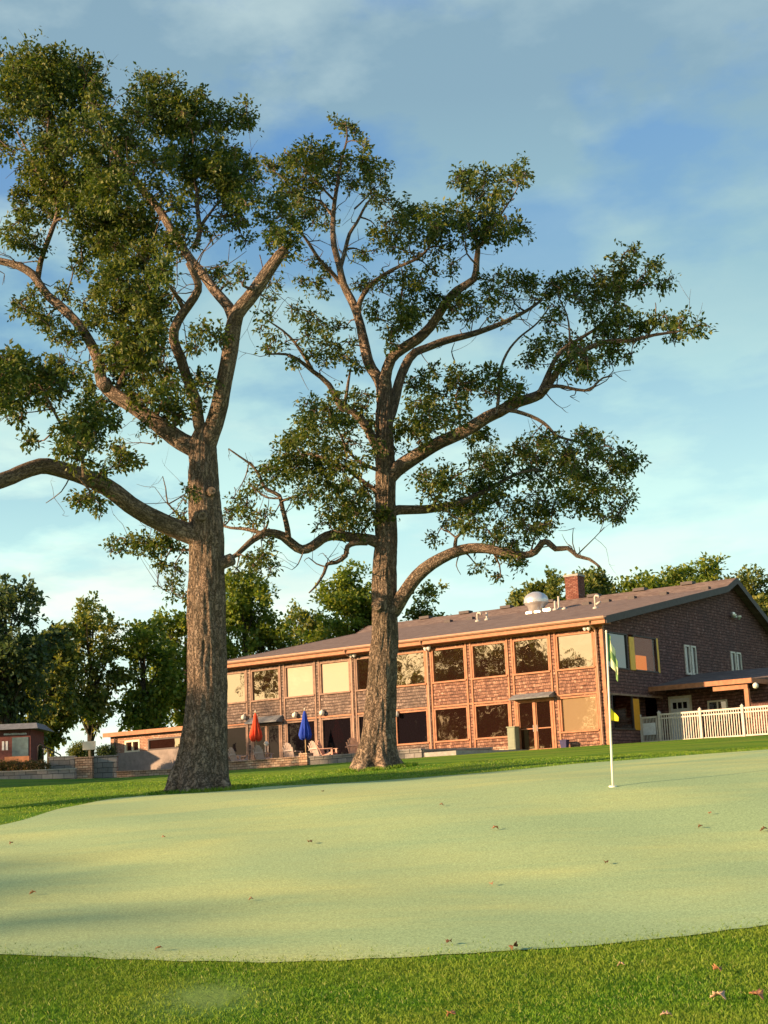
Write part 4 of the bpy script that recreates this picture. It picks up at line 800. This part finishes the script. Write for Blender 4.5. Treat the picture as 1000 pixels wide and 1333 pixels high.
# chimney
c = loc(738, 781, [0, 1, 0], 15.2)
m = MB(); m.box(c[0], c[0]+.84, 15.1, 15.9, 10.6, 12.95); ch = m.build('chimney', 'chimney_brick', club)
MB().box(c[0]-.05, c[0]+.89, 15.05, 15.95, 12.95, 13.07).build('chimney_cap', 'concrete', ch)
MB().box(c[0]-.07, c[0]+.91, 14.98, 16.0, 11.3, 11.45).build('flashing', 'dark_fascia', ch)
# exhaust dome, pipes and vents on the roof
p = roofpt(699, 797)
m = MB(); m.lathe([(.46, -.5), (.46, .28), (.5, .3), (.5, .36), (.62, .42), (.68, .52), (.69, .68), (.62, .88), (.46, 1.02), (.24, 1.12), (.02, 1.15)], (p[0], p[1], p[2]), 28)
ex = m.build('exhaust_fan', 'galvanised', club, True)
m = MB(); m.lathe([(.68, .5), (.71, .52), (.71, .56), (.68, .58)], p, 28); m.box(p[0]-.45, p[0]+.45, p[1]-.45, p[1]+.45, p[2]-.4, p[2]+.02); m.box(p[0]+.5, p[0]+.95, p[1]-.2, p[1]+.1, p[2]-.1, p[2]+.12); m.build('fan_curb', 'galvanised', ex)
for px, py, h, kind in ((622, 809, .42, 1), (634, 807, .42, 0), (723, 794, .5, 0), (728, 793, .72, 0), (775.5, 792, .6, 2), (735, 793, .12, 0)):
    p = roofpt(px, py); m = MB(); r_ = .06
    pts = [(p[0], p[1], p[2]-.2), (p[0], p[1], p[2]+h)]
    if kind: pts += [(p[0]+.05, p[1], p[2]+h+.06), (p[0]+.2, p[1], p[2]+h+.04), (p[0]+.24, p[1], p[2]+h-.08)]
    m.tube(pts, r_, 10); m.lathe([(.16, -.06), (.14, .05), (.08, .09)], p, 12)
    if kind == 2: m.bar((p[0]+.05, p[1], p[2]+.2), (p[0]+.3, p[1], p[2]+.32), .09)
    m.build('vent_pipe', 'pale_pipe', club, True)
for px, py in ((742, 783), (765, 779), (800, 775), (845, 770), (905, 764), (555, 806), (590, 803)):
    p = loc(px, py, [0, 0, 1], rz(13.0)); m = MB(); m.box(p[0]-.2, p[0]+.2, 12.8, 13.15, rz(13)-.15, rz(13)+.13); m.build('roof_vent', 'dark_fascia', club)
# floodlight in the gable, lamps
m = MB(); m.box(0, .12, 15.0, 15.3, 9.5, 9.8); m.lathe([(.05, 0), (.14, .12), (.15, .2)], (.22, 14.85, 9.45), 12); m.lathe([(.05, 0), (.14, .12), (.15, .2)], (.22, 15.5, 9.42), 12); m.bar((.1, 15.15, 9.6), (.22, 14.85, 9.55), .05); m.bar((.1, 15.15, 9.6), (.22, 15.5, 9.5), .05)
m.build('gable_floodlight', 'galvanised', club)
for px, py in ((317, 934), (383.5, 931), (516, 930), (419, 928)):
    p = loc(px, py, [0, 1, 0], -.18); m = MB(); m.lathe([(.02, -.13), (.1, -.1), (.14, 0), (.1, .1), (.03, .13)], p, 14); m.bar((p[0], 0, p[2]+.14), (p[0], p[1], p[2]+.14), .05)
    m.build('wall_lamp', 'porcelain', club, True)
for px, py in ((459, 853), (556, 844), (764, 818)):
    p = loc(px, py, [0, 1, 0], -.25); m = MB(); m.box(p[0]-.09, p[0]+.09, -.12, -.031, p[2]-.05, p[2]+.12); m.lathe([(.04, -.06), (.09, .02), (.1, .1)], (p[0]-.1, p[1], p[2]-.05), 10); m.lathe([(.04, -.06), (.09, .02), (.1, .1)], (p[0]+.1, p[1], p[2]-.05), 10)
    m.build('eave_floodlight', 'white_metal', club)
# plinth step along the right half
MB().box(-9.6, -4.9, -.55, -.002, FZ-.5, FZ+.28).build('plinth', 'terrace_brick', club)
# porch and rear kitchen wing on the shaded side
m = MB(); m.box(.001, 9.5, 6.3, 6.55, zf-.2, 5.25); m.build('side_wing_wall', 'shaded_shakes', club)
m = MB(); m.add([(0.001, 4.4, 5.34), (5.15, 4.4, 5.34), (5.15, 6.6, 5.5), (9.7, 6.1, 5.34), (9.7, 10, 6.2), (0.001, 9.9, 6.25), (.001, 4.4, 5.2), (5.15, 4.4, 5.2), (5.15, 6.6, 5.36), (9.7, 6.1, 5.2), (9.7, 10, 6.06), (.001, 9.9, 6.1)],
   [(0, 1, 2, 5), (2, 3, 4, 5), (6, 11, 8, 7), (8, 11, 10, 9), (0, 6, 7, 1), (1, 7, 8, 2), (2, 8, 9, 3), (3, 9, 10, 4)]); m.build('porch_roof', 'asphalt_shingles', club)
m = MB(); m.box(.001, 5.19, 4.34, 4.395, 5.14, 5.36); m.box(5.155, 5.19, 4.395, 6.4, 5.14, 5.36); m.build('porch_fascia', 'orange_curtain' if 0 else 'stained_trim', club)
m = MB(); m.box(3.2, 4.9, 4.5, 4.62, 4.9, 5.13); m.build('porch_beam', 'stained_trim', club)
m = MB(); m.box(4.72, 4.92, 4.5, 4.7, FZ-.3, 4.9); m.build('porch_post', 'stained_trim', club)
m = MB(); m.lathe([(.03, -.14), (.12, -.08), (.13, .05), (.05, .13)], (5.3, 4.5, 5.0), 12); m.build('porch_lamp', 'porcelain', club, True)
a, b = .08, 1.28; f = MB(); f.box(a, b, 6.24, 6.3, 4.83, 4.95); f.box(a, a+.1, 6.24, 6.3, FZ, 4.83); f.box(b-.1, b, 6.24, 6.3, FZ, 4.83)
fr = f.build('door_frame', 'white_vinyl', club)
d = MB(); d.box(a+.1, b-.1, 6.26, 6.298, FZ, 4.83); dd = d.build('door', 'sign_white', club)
for k in range(3): MB().box(a+.22+k*.27, a+.42+k*.27, 6.25, 6.259, 4.35, 4.65).build('pane', 'dark_glass', dd)
for x0, x1 in ((2.1, 3.1), (5.9, 6.9)):
    f = MB(); f.box(x0, x1, 6.24, 6.3, 4.52, 4.6); f.box(x0, x1, 6.24, 6.3, 3.6, 3.68); f.box(x0, x0+.07, 6.24, 6.3, 3.68, 4.52); f.box(x1-.07, x1, 6.24, 6.3, 3.68, 4.52); f.box((x0+x1)/2-.03, (x0+x1)/2+.03, 6.24, 6.3, 3.68, 4.52)
    fr = f.build('window_frame', 'white_vinyl', club); MB().box(x0+.07, x1-.07, 6.28, 6.29, 3.68, 4.52).build('pane', 'shade_glass', fr)
# low brick wing on the left
wing = empty('low_brick_wing', wrl((-31.7, 0, 0)), -TH, 'single storey brick wing with flat roof at the left end of the clubhouse', 'building')
g = lambda x: x+31.7
m = MB(); zb = 2.2
xs_ = [(-31.7, -30.55), (-29.38, -28.75), (-26.2, XE-.02)]
for a, b in xs_: m.box(g(a), g(b), 0, .25, 4.0, 4.66)
m.box(0, g(XE-.02), 0, .25, 4.66, 4.95); m.box(0, .25, .25, 8, zb, 4.95); m.box(0, g(XE-.02), 8, 8.2, zb, 4.95); m.build('wall', 'wing_brick', wing)
m = MB(); m.box(-.03, g(XE-.02), -.04, .25, zb, 4.0); m.build('base_wall', plain('pale_render', (.29, .24, .21), .9, .25, 3), wing)
m = MB(); m.box(-.25, g(XE-.02), -.3, 8.4, 4.95, 5.12); m.build('flat_roof', 'grey_brown_trim', wing)
m = MB(); m.box(-.28, g(XE-.02), -.34, -.301, 4.93, 5.16); m.build('fascia', 'stained_trim', wing)
for x0, x1, mt, gl in ((-30.55, -29.38, 'sign_cream', 'window_glass'), (-28.75, -26.2, 'dark_fascia', 'window_glass')):
    f = MB(); t = .1; a, b = g(x0), g(x1)
    f.box(a, b, -.03, .1, 4.56, 4.66); f.box(a, b, -.05, .1, 4.001, 4.08); f.box(a, a+t, -.03, .1, 4.08, 4.56); f.box(b-t, b, -.03, .1, 4.08, 4.56)
    if x0 < -30: f.box((a+b)/2-.04, (a+b)/2+.04, -.02, .1, 4.08, 4.56)
    fr = f.build('window_frame', mt, wing); MB().box(a+t, b-t, .04, .055, 4.08, 4.56).build('pane', gl, fr)
m = MB(); m.tube([(.45, -.12, 4.95), (.45, -.1, 4.8), (.45, -.1, 2.6)], .05, 8); m.build('downspout', 'dark_fascia', wing)

# ------------------------------------------------------------------ terrace: slab, walls, chairs, umbrellas
pa = MB(); pa.v = [tuple(wrl(q)-np.array([0, 0, 0])) for q in ((-21.5, -4.4, 2.62), (-5.4, -4.4, 2.62), (-4.2, -.55, 2.62), (-4.2, -.01, 2.62), (-31.7, -.05, 2.62), (-31.7, -1.5, 2.62))]+[tuple(wrl(q)) for q in ((-21.5, -4.4, 2.1), (-5.4, -4.4, 2.1), (-4.2, -.55, 2.1), (-4.2, -.01, 2.1), (-31.7, -.05, 2.1), (-31.7, -1.5, 2.1))]
pa.f = [(0, 1, 2, 3, 4, 5)]+[(i, i+6, (i+1) % 6+6, (i+1) % 6) for i in range(6)]
tag(pa.build('patio', 'concrete'), 'paved terrace in front of the clubhouse windows', kind='structure')
def lowwall(name, a, b, z0, z1, th, mt, label, cap=None, cat='wall', group=None):
    a3 = np.array([*a, 0.]); b3 = np.array([*b, 0.]); L = np.linalg.norm(b3-a3); ang = math.atan2(b3[1]-a3[1], b3[0]-a3[0])
    root = empty(name, (a[0], a[1], z0), ang, label, cat, group)
    MB().box(0, L, 0, th, -.3, z1-z0-(.07 if cap else 0)).build('masonry', mt, root)
    if cap:
        m = MB(); k = max(1, int(L/.6)); r_ = random.Random(int(L*100))
        for i in range(k): m.box(L*i/k+.006, L*(i+1)/k-.006, -.035-r_.random()*.015, th+.03, z1-z0-.068, z1-z0+r_.random()*.008)
        m.build('coping', cap, root)
    return root
w2 = lambda x, y: wrl((x, y, 0))[:2]
lowwall('brick_terrace_wall', w2(-19.4, -4.5), w2(-13.95, -4.5), 2.35, 2.86, .3, 'terrace_brick', 'sunlit tan brick terrace wall below the red and blue umbrellas', 'terrace_brick')
lowwall('block_terrace_wall', w2(-13.9, -4.5), w2(-7.2, -4.5), 2.4, 2.82, .3, 'block_stone', 'grey block terrace wall running behind the spreading oak trunk', 'block_stone')
lowwall('block_terrace_wall', w2(-7.15, -4.45), w2(-5.2, -1.6), 2.4, 2.78, .3, 'block_stone', 'short angled grey block wall turning in towards the glass doors', 'block_stone')
lowwall('brick_pier', w2(-14.25, -4.62), w2(-13.75, -4.62), 2.35, 3.0, .5, 'terrace_brick', 'short tan brick pier where brick and block terrace walls meet under the blue umbrella', None, 'pier')
def umbrella(px, yl, mt, label, seed):
    p = wrl(loc(px[0], px[1], [0, 1, 0], yl)); zt = p[2]; b = np.array([p[0], p[1], 2.62]); H = zt-2.62
    r_ = random.Random(seed); root = empty('patio_umbrella', b, 0, label, 'umbrella', 'closed umbrellas on the terrace')
    MB().tube([(0, 0, .05), (.0, 0, H+.04)], .028, 10).build('pole', 'pole_wood', root, True)
    m = MB(); m.lathe([(.26, 0), (.26, .05), (.08, .1), (.06, .25)], (0, 0, 0), 16); m.build('base', 'iron', root, True)
    m = MB(); K = 32; rows = [(0, .0), (.05, .04), (.2, .09), (.45, .12), (.75, .17), (1.0, .22), (1.2, .25), (1.34, .21), (1.4, .12)]; o = 0
    for j, (dz, rr) in enumerate(rows):
        for i in range(K):
            a = 2*math.pi*i/K; f_ = 1+.38*math.cos(8*a+.5*j*.2)*min(1, dz)+.05*r_.random(); z = H+.02-dz-(.07*math.cos(8*a+1) if dz > 1.2 else 0)
            m.v.append((rr*f_*math.cos(a), rr*f_*math.sin(a), z))
    for j in range(len(rows)-1): m.f += [(j*K+i, (j+1)*K+i, (j+1)*K+(i+1) % K, j*K+(i+1) % K) for i in range(K)]
    cn = m.build('canopy', mt, root, True)
    MB().lathe([(.015, 0), (.03, .03), (.03, .07), (.005, .12)], (0, 0, H+.02), 10).build('finial', 'porcelain', root, True)
    MB().lathe([(.14, -.02), (.155, 0), (.14, .03)], (0, 0, H-.62), 20).build('strap', mt, cn, True)
    return root
umbrella((332.5, 928), -3.3, 'red_canvas', 'closed red umbrella on the terrace left of the blue one', 1)
umbrella((396.5, 925), -3.3, 'blue_canvas', 'closed blue umbrella on the terrace between the two oaks', 2)
def garden_chair(px, yl, rz_, label, mt):
    p = wrl(loc(px, 975, [0, 1, 0], yl)); root = empty('garden_chair', (p[0], p[1], 2.62), rz_, label, 'chair', 'adirondack chairs on the terrace')
    m = MB(); m.add([(x, y, z) for x in (-.27, .27) for y, z in ((-.28, .36), (.26, .24), (.26, .21), (-.28, .33))], [(0, 1, 5, 4), (3, 7, 6, 2), (0, 4, 7, 3), (1, 2, 6, 5), (0, 3, 2, 1), (4, 5, 6, 7)]); m.build('seat', mt, root)
    m = MB(); K = 7
    for k in range(K):
        x0 = -.31+.62*k/K+.008; x1 = -.31+.62*(k+1)/K-.008; u = (k-(K-1)/2)/((K-1)/2); h = .98-.22*u*u; xs0 = x0*.78; xs1 = x1*.78
        m.add([(xs0, .22, .2), (xs1, .22, .2), (x1, .5, h), (x0, .5, h), (xs0, .245, .2), (xs1, .245, .2), (x1, .525, h), (x0, .525, h)], [(0, 3, 2, 1), (4, 5, 6, 7), (0, 1, 5, 4), (2, 3, 7, 6), (0, 4, 7, 3), (1, 2, 6, 5)])
    m.bar((-.27, .43, .6), (.27, .43, .6), .03, .06); m.build('backrest', mt, root)
    for s in (-1, 1):
        MB().box(s*.34-.06, s*.34+.06, -.34, .38, .54, .565).build('armrest', mt, root)
        MB().bar((s*.3, -.27, 0), (s*.3, -.27, .54), .05, .09).build('leg', mt, root)
        MB().bar((s*.28, .42, 0), (s*.28, -.22, .36), .04, .09).build('leg', mt, root)
    return root
garden_chair(311, -3.4, math.pi-.2-TH, 'pale adirondack chair nearest the thick oak trunk', 'chair_plastic')
garden_chair(343, -3.4, math.pi+.1-TH, 'pale adirondack chair just right of the red umbrella', 'chair_plastic')
garden_chair(381, -3.3, math.pi+.15-TH, 'pale adirondack chair just left of the blue umbrella', 'chair_plastic')
garden_chair(416, -3.3, math.pi-.1-TH, 'pale adirondack chair right of the blue umbrella', 'chair_plastic')
garden_chair(428, -3.6, math.pi/2+.3-TH, 'pinkish adirondack chair turned sideways behind the block wall', 'chair_plastic_pink')
garden_chair(463, -3.5, math.pi+.3-TH, 'pink adirondack chair beside the spreading oak trunk', 'chair_plastic_pink')
p = wrl(loc(347, 968, [0, 1, 0], -2.6)); rt = empty('terrace_lamp', (p[0], p[1], 2.62), 0, 'small white globe lamp on a thin post behind the chairs', 'lamp')
MB().tube([(0, 0, 0), (0, 0, p[2]-2.62-.1)], .025, 8).build('post', 'iron', rt, True); MB().lathe([(.03, -.13), (.1, -.08), (.13, 0), (.1, .09), (.02, .13)], (0, 0, p[2]-2.62), 14).build('globe', 'porcelain', rt, True)
# utility cabinet and litter box by the doors
a = loc(661, 966, [0, 1, 0], -.6); b = loc(671, 966, [0, 1, 0], -.6); o_ = wrl((a[0], -.6, FZ+.1))
rt = empty('utility_cabinet', o_, -TH, 'grey green metal cabinet standing left of the glass doors', 'cabinet'); L = b[0]-a[0]
MB().box(0, L, 0, .4, 0, 1.02).build('body', 'grey_green_paint', rt, bevel=.02); MB().box(-.03, L+.03, -.03, .43, 1.02, 1.07).build('lid', 'grey_green_paint', rt); MB().box(.04, L-.04, -.012, -.001, .1, .95).build('door', 'grey_green_paint', rt)
p = wrl(loc(735, 966, [0, 1, 0], -.45)); rt = empty('waste_bin', (p[0], p[1], FZ-.02), -TH, 'small dark navy bin on the ground right of the glass doors', 'bin')
MB().add([(-.14, -.12, 0), (.14, -.12, 0), (.14, .12, 0), (-.14, .12, 0), (-.18, -.16, .36), (.18, -.16, .36), (.18, .16, .36), (-.18, .16, .36)], [(3, 2, 1, 0), (4, 5, 6, 7), (0, 1, 5, 4), (1, 2, 6, 5), (2, 3, 7, 6), (3, 0, 4, 7)]).build('body', 'navy_paint', rt, bevel=.02)
MB().box(-.2, .2, -.18, .18, .361, .41).build('lid', 'navy_paint', rt, bevel=.01)

# ------------------------------------------------------------------ white picket fence and gate
FY = 3.2; F0 = wrl((-.05, FY, 0)); zt_, zb_ = 4.02, 2.6
fence = empty('picket_fence', (*wrl((1.0, FY, 0))[:2], zb_), -TH, 'white vinyl picket fence lit by the sun beside the shaded porch', 'fence')
posts = [1.0, 3.05, 5.1, 7.15]; LEN = 6.4
for x in posts:
    m = MB(); m.box(x-1-.06, x-1+.06, -.06, .06, 0, 1.44); m.add([(x-1-.08, -.08, 1.44), (x-1+.08, -.08, 1.44), (x-1+.08, .08, 1.44), (x-1-.08, .08, 1.44), (x-1, 0, 1.55)], [(3, 2, 1, 0), (0, 1, 4), (1, 2, 4), (2, 3, 4), (3, 0, 4)]); m.build('post', 'white_vinyl', fence)
z1 = 1.36
for a, b in zip(posts[:-1], posts[1:]):
    for d_, u0, u1 in ((.03, z1-.05, z1+.03), (.028, z1-.22, z1-.16), (.028, .1, .16)):
        MB().box(a-1+.061, b-1-.061, -d_, d_, u0, u1).build('rail', 'white_vinyl', fence)
m = MB(); x = .13
while x < LEN-.3:
    if all(abs(x+1-p_) > .09 for p_ in posts): m.box(x-.019, x+.019, -.019, .019, .161, z1-.221); m.box(x-.018, x+.018, -.018, .018, z1-.159, z1-.051)
    x += .118
m.build('pickets', 'white_vinyl', fence)
gate = empty('fence_gate', (*wrl((-.02, FY, 0))[:2], zb_), -TH, 'narrow white gate with bluish sign board between clubhouse wall and fence', 'gate')
m = MB(); m.box(0, .09, -.04, .04, .05, 1.42); m.build('gate_post', 'white_vinyl', gate)
m = MB(); m.box(.1, .9, -.025, .025, 1.22, 1.3); m.box(.1, .9, -.025, .025, .1, .17); m.box(.1, .15, -.025, .025, .171, 1.219); m.box(.85, .9, -.025, .025, .171, 1.219)
for k in range(9): m.box(.19+k*.075, .21+k*.075, -.015, .015, .171, 1.219)
m.build('gate_leaf', 'white_vinyl', gate)
gs = MB().box(.17, .82, -.05, -.028, .45, 1.0).build('gate_sign', 'sign_white', gate)
# ------------------------------------------------------------------ flagstick
gp = ground_hit(798, 1025); Yp = gp[1]; top = at(789.3, 823, Yp); scl = Yp/FL
fl = empty('flagstick', gp, 0, 'thin white flagstick on the green with drooping green and white check flag', 'flagstick')
A0 = Vector((0, 0, -.15)); A1 = Vector(top-gp)
dirp = (A1-Vector((0, 0, 0))).normalized()
MB().tube([A0, dirp*.3, dirp*1.2, A1], [.018, .018, .015, .013], 12).build('pole', 'flagstick_white', fl, True)
MB().tube([dirp*(A1.length), dirp*(A1.length+.03)], [.02, .012], 10).build('cap', 'flagstick_white', fl, True)
def cloth(name, W, H, mt, fn, nu=22, nv=16):
    m = MB(); uv = []
    for i in range(nu+1):
        for j in range(nv+1):
            u, v = i/nu, j/nv; m.v.append(fn(u, v)); uv.append((u, v))
    m.f = [(i*(nv+1)+j, (i+1)*(nv+1)+j, (i+1)*(nv+1)+j+1, i*(nv+1)+j+1) for i in range(nu) for j in range(nv)]
    o = m.build(name, mt, fl, True); ul = o.data.uv_layers.new(name='UVMap')
    for p_ in o.data.polygons:
        for li in p_.loop_indices: ul.data[li].uv = uv[o.data.loops[li].vertex_index]
    sm = o.modifiers.new('thick', 'SOLIDIFY'); sm.thickness = .003; return o
def flagfn(u, v):
    # hoist on the pole from top to 0.42 m below; the fly sags down
    hz = A1.length-.01-.42*(1-v); b = dirp*hz
    fold = math.sin(u*9+v*1.5)*.035*u**.5
    return tuple(b+Vector((.018+.125*u+.018*math.sin(u*12), fold-.02*u, -.03*u-.40*u**1.25*(1-.25*(1-v)) - .12*u*(v-.5) + .1*u*(.5-v)*-1)))
cloth('flag', .5, .42, 'check_flag', flagfn)
yb = at(795.2, 921, Yp); hl = Vector(yb-gp).length
def penfn(u, v):
    b = dirp*(hl-.19*(1-v)); k = 1-u*.75
    return tuple(b+Vector((.012+.115*u, .02*math.sin(u*5), -.13*u*v-.02*u)))
cloth('pennant', .1, .2, 'pennant_yellow', penfn, 10, 6)
MB().lathe([(.054, -.1), (.054, .0255), (.06, .0255), (.06, -.1)], (0, 0, 0), 20).build('cup', 'white_metal', fl)

# ------------------------------------------------------------------ fallen leaves on the turf
def leafobj(name, label, px, py, size, mt, seed, z=.03):
    r_ = np.random.default_rng(seed); g_ = ground_hit(px, py); K = 7; m = MB()
    # lobed, curled oak leaf: centre rib and lobed margin
    L = size; pts = []
    for i in range(15):
        t = i/14; wd = (.30*math.sin(math.pi*min(1, t*1.05))**.7*(1+.38*math.cos(t*math.pi*7)))*L if 0 < t < 1 else .01*L
        cz = .16*L*math.sin(t*3.1)+.05*L*math.sin(t*9+seed)
        pts += [(t*L-L/2, -wd, cz+wd*.75+.0), (t*L-L/2, 0, cz), (t*L-L/2, wd, cz+wd*.6)]
    m.v = pts; m.f = [q for i in range(14) for q in ((i*3, i*3+1, i*3+4, i*3+3), (i*3+1, i*3+2, i*3+5, i*3+4))]
    o = m.build(name, mt, None, True); o.modifiers.new('thick', 'SOLIDIFY').thickness = .0025
    o.location = (g_[0], g_[1], float(g_[2])+z); o.rotation_euler = (r_.uniform(-.4, .4), r_.uniform(-.3, .3), r_.uniform(0, 6.28))
    return tag(o, label, 'leaf', 'fallen leaves on the turf')
for k, (px, py, s, mt, lb) in enumerate([
    (935, 1306, .14, 'pale_leaf', 'curled pale tan leaf in the rough near the lower right corner'), (985, 1304, .14, 'dead_leaf', 'reddish curled leaf at the right edge of the rough'),
    (868, 1329, .09, 'pale_leaf', 'small pale leaf cut by the bottom edge towards the right'), (934, 1269, .11, 'dead_leaf', 'brown leaf in the rough above the pale curled one'),
    (588, 1328, .09, 'dead_leaf', 'small reddish leaf at the bottom edge near the middle'), (809, 1262, .07, 'pale_leaf', 'tiny pale leaf in the rough below the front edge of the green'),
    (671, 1239, .11, 'brown_leaf', 'dark leaf lying on the front edge of the green'), (585, 1232, .08, 'brown_leaf', 'small dark leaf near the front edge left of another'),
    (404, 1100, .12, 'brown_leaf', 'dark brown leaf on the green below the thick oak and right of it'), (43, 1167, .11, 'dead_leaf', 'brown leaf on the green at the left edge'),
    (15, 1101, .1, 'brown_leaf', 'small dark leaf at the far left margin of the green'), (213, 1093, .08, 'dead_leaf', 'small brown leaf below the base of the thick oak'),
    (645, 1082, .13, 'dead_leaf', 'brown leaf midway across the green left of the flagstick'), (790, 1127, .1, 'brown_leaf', 'dark leaf on the green below the flagstick'),
    (641, 1155, .09, 'dead_leaf', 'brown leaf on the shaded middle of the green'), (912, 1080, .11, 'brown_leaf', 'dark leaf right of the flagstick, left of the edge pair'),
    (995, 1084, .13, 'brown_leaf', 'dark leaf on the green at the right edge of the frame'), (327, 1175, .08, 'dead_leaf', 'small brown leaf on the lower left part of the green'),
    (575, 1051, .09, 'dead_leaf', 'small leaf on the upper middle of the green'), (925, 1062, .08, 'dead_leaf', 'small leaf on the upper right of the green'), (420, 1033, .09, 'brown_leaf', 'dark speck of a leaf near the back edge of the green'),
    (207, 1240, .07, 'dead_leaf', 'tiny leaf near the left front edge of the green')]):
    leafobj('fallen_leaf', lb, px, py, s if py > 1200 else s*.75, mt, 300+k)

# ------------------------------------------------------------------ things at the far left
def bx(px0, px1, py0, py1, Y, dep):           # a box whose near face stands at depth Y, sized in metres from its place
    a = at(px0, py1, Y); b = at(px1, py0, Y); return a[0], b[0], Y, Y+dep, a[2], b[2]
YK = 84
x0, x1, y0, y1, z0, z1 = bx(-22, 40, 949, 990, YK, 3.2)
kr = empty('kiosk', (x0, y0, z0), 0, 'small dark red kiosk with slate roof and blue shutter at the left edge', 'building'); W_ = x1-x0; H_ = z1-z0
MB().box(0, W_, 0, 3.2, -.8, H_).build('wall', 'shed_red', kr)
MB().add([(-.4, -.5, H_), (W_+.5, -.5, H_), (W_+.5, 3.7, H_), (-.4, 3.7, H_), (-.1, .5, H_+.36), (W_+.2, .5, H_+.36), (W_+.2, 2.6, H_+.36), (-.1, 2.6, H_+.36)], [(3, 2, 1, 0), (4, 5, 6, 7), (0, 1, 5, 4), (1, 2, 6, 5), (2, 3, 7, 6), (3, 0, 4, 7)]).build('roof', 'slate_roof', kr)
MB().box(W_-1.0, W_-.12, -.03, -.002, .12, H_-.42).build('shutter', 'shed_blue', kr)
m = MB()
for k in range(2): m.box(W_-1.55+k*.2, W_-1.43+k*.2, -.02, -.002, .5, H_-.6)
m.build('window_slot', 'sign_white', kr)
m = MB(); r_ = random.Random(5); x = W_-1.45
while x < W_-.2:
    ww = r_.uniform(.025, .05); m.box(x, x+ww, -.018, -.002, H_-.28, H_-.28+r_.choice((.08, .1, .1))); x += ww+.018
m.build('sign_lettering', 'sign_white', kr)
MB().box(W_-1.3, W_+.02, -.45, -.33, -.8, .12).build('counter', 'stained_trim', kr)
def wallbox(name, px0, px1, py0, py1, Y, dep, mt, label, cap=None, cat='wall'):
    x0, x1, y0, y1, z0, z1 = bx(px0, px1, py0, py1, Y, dep); rt = empty(name, (x0, y0, z0), 0, label, cat)
    MB().box(0, x1-x0, 0, dep, -.6, z1-z0-.05).build('masonry', mt, rt); MB().box(-.03, x1-x0+.03, -.03, dep+.03, z1-z0-.05, z1-z0+.01).build('coping', cap or mt, rt)
wallbox('retaining_wall', -30, 98, 1000, 1011, 78, .35, 'block_stone', 'low grey stone retaining wall along the flower bed at the left edge', 'concrete')
wallbox('block_wall', 64, 97, 984, 1003, 80, .5, 'block_stone', 'dark block wall between the stair rail and the brick pier')
wallbox('brick_gate_pier', 98, 120, 985, 1006, 80, .7, 'terrace_brick', 'sunlit tan brick pier below the cream sign board', None, 'pier')
wallbox('block_wall', 121, 152, 983, 1006, 80.4, .5, 'block_stone', 'dark block wall between the brick pier and the low brick wing')
wallbox('stone_kerb', 152, 246, 1000, 1008, 80.4, .3, 'terrace_brick', 'low tan kerb at the foot of the low brick wing')
x0, x1, y0, y1, z0, z1 = bx(107.5, 124.5, 964.5, 976.5, 81.2, .05)
rt = empty('sign_board', ((x0+x1)/2, y0, z0-.75), 0, 'blank cream sign board on a post above the brick pier', 'sign'); hw_ = (x1-x0)/2
MB().box(-hw_, hw_, 0, .05, .75, .75+z1-z0).build('board', 'sign_cream', rt, bevel=.01); MB().box(-.05, .05, .051, .13, -.9, .9).build('post', 'pole_wood', rt)
rt = empty('stair_handrail', at(51, 986, 82), 0, 'black iron stair handrail sloping down beside the kiosk', 'handrail')
o_ = at(51, 986, 82); P_ = lambda x, y, d=0.: tuple(at(x, y, 82+d)-o_)
m = MB(); m.tube([P_(49.5, 990), P_(50, 972), P_(52, 969), P_(55, 970), P_(79, 983)], .035, 8); m.build('rail', 'iron', rt, True); MB().tube([P_(55, 974), P_(76, 986)], .025, 8).build('lower_rail', 'iron', rt, True)
m = MB(); m.tube([P_(78, 994), P_(79, 983)], .035, 8); m.build('post', 'iron', rt, True)
def shrub(name, label, px, py, w_, h_, Y, m_, seed, cat='shrub', group=None, leaf=.12, n=900):
    rs = np.random.default_rng(seed); b = at(px, py, Y); root = empty(name, b, 0, label, cat, group)
    W_ = w_/2*Y/FL; H_ = h_*Y/FL; d = rs.normal(0, 1, (n, 3)); d /= np.linalg.norm(d, axis=1)[:, None]; rr = rs.random((n, 1))**.35
    lump = 1+.25*np.sin(d[:, :1]*5+seed)*np.cos(d[:, 1:2]*4+seed)
    c = d*rr*lump*np.array([W_, W_*.8, H_/2])+[0, 0, H_/2]; V, F = leaves(c, d, 3, leaf, leaf*.55, rs); npmesh('foliage', V, F, m_, root)
    st = MB()
    for k in range(5): a = rs.uniform(0, 6.28); st.tube([(0, 0, -.3), (.3*W_*math.cos(a), .3*W_*math.sin(a), H_*.4), (.6*W_*math.cos(a), .6*W_*math.sin(a), H_*.75)], [.03, .02, .01], 6)
    st.build('stem', 'grey_bark', root); return root
shrub('shrub', 'small rounded green shrub behind the brick pier left of the cream sign', 103, 990, 26, 22, 84, 'mid_leaf', 1)
shrub('shrub', 'dark shrub right of the cream sign board', 138, 988, 24, 16, 84, 'dark_leaf', 2)
shrub('shrub', 'low dark shrub between kiosk and stair rail', 46, 996, 18, 26, 86, 'dark_leaf', 3)
for k, (px, lb) in enumerate(((4, 'flowering clump at the very left end of the flower bed'), (20, 'flowering clump in the bed under the blue shutter'), (38, 'flowering clump in the bed right of the kiosk corner'), (54, 'reddish flowering clump at the right end of the bed'))):
    shrub('flower_clump', lb, px, 1003, 20, 12, 79.5, 'flower_leaf', 20+k, 'flowers', 'flower clumps along the retaining wall', .09, 500)
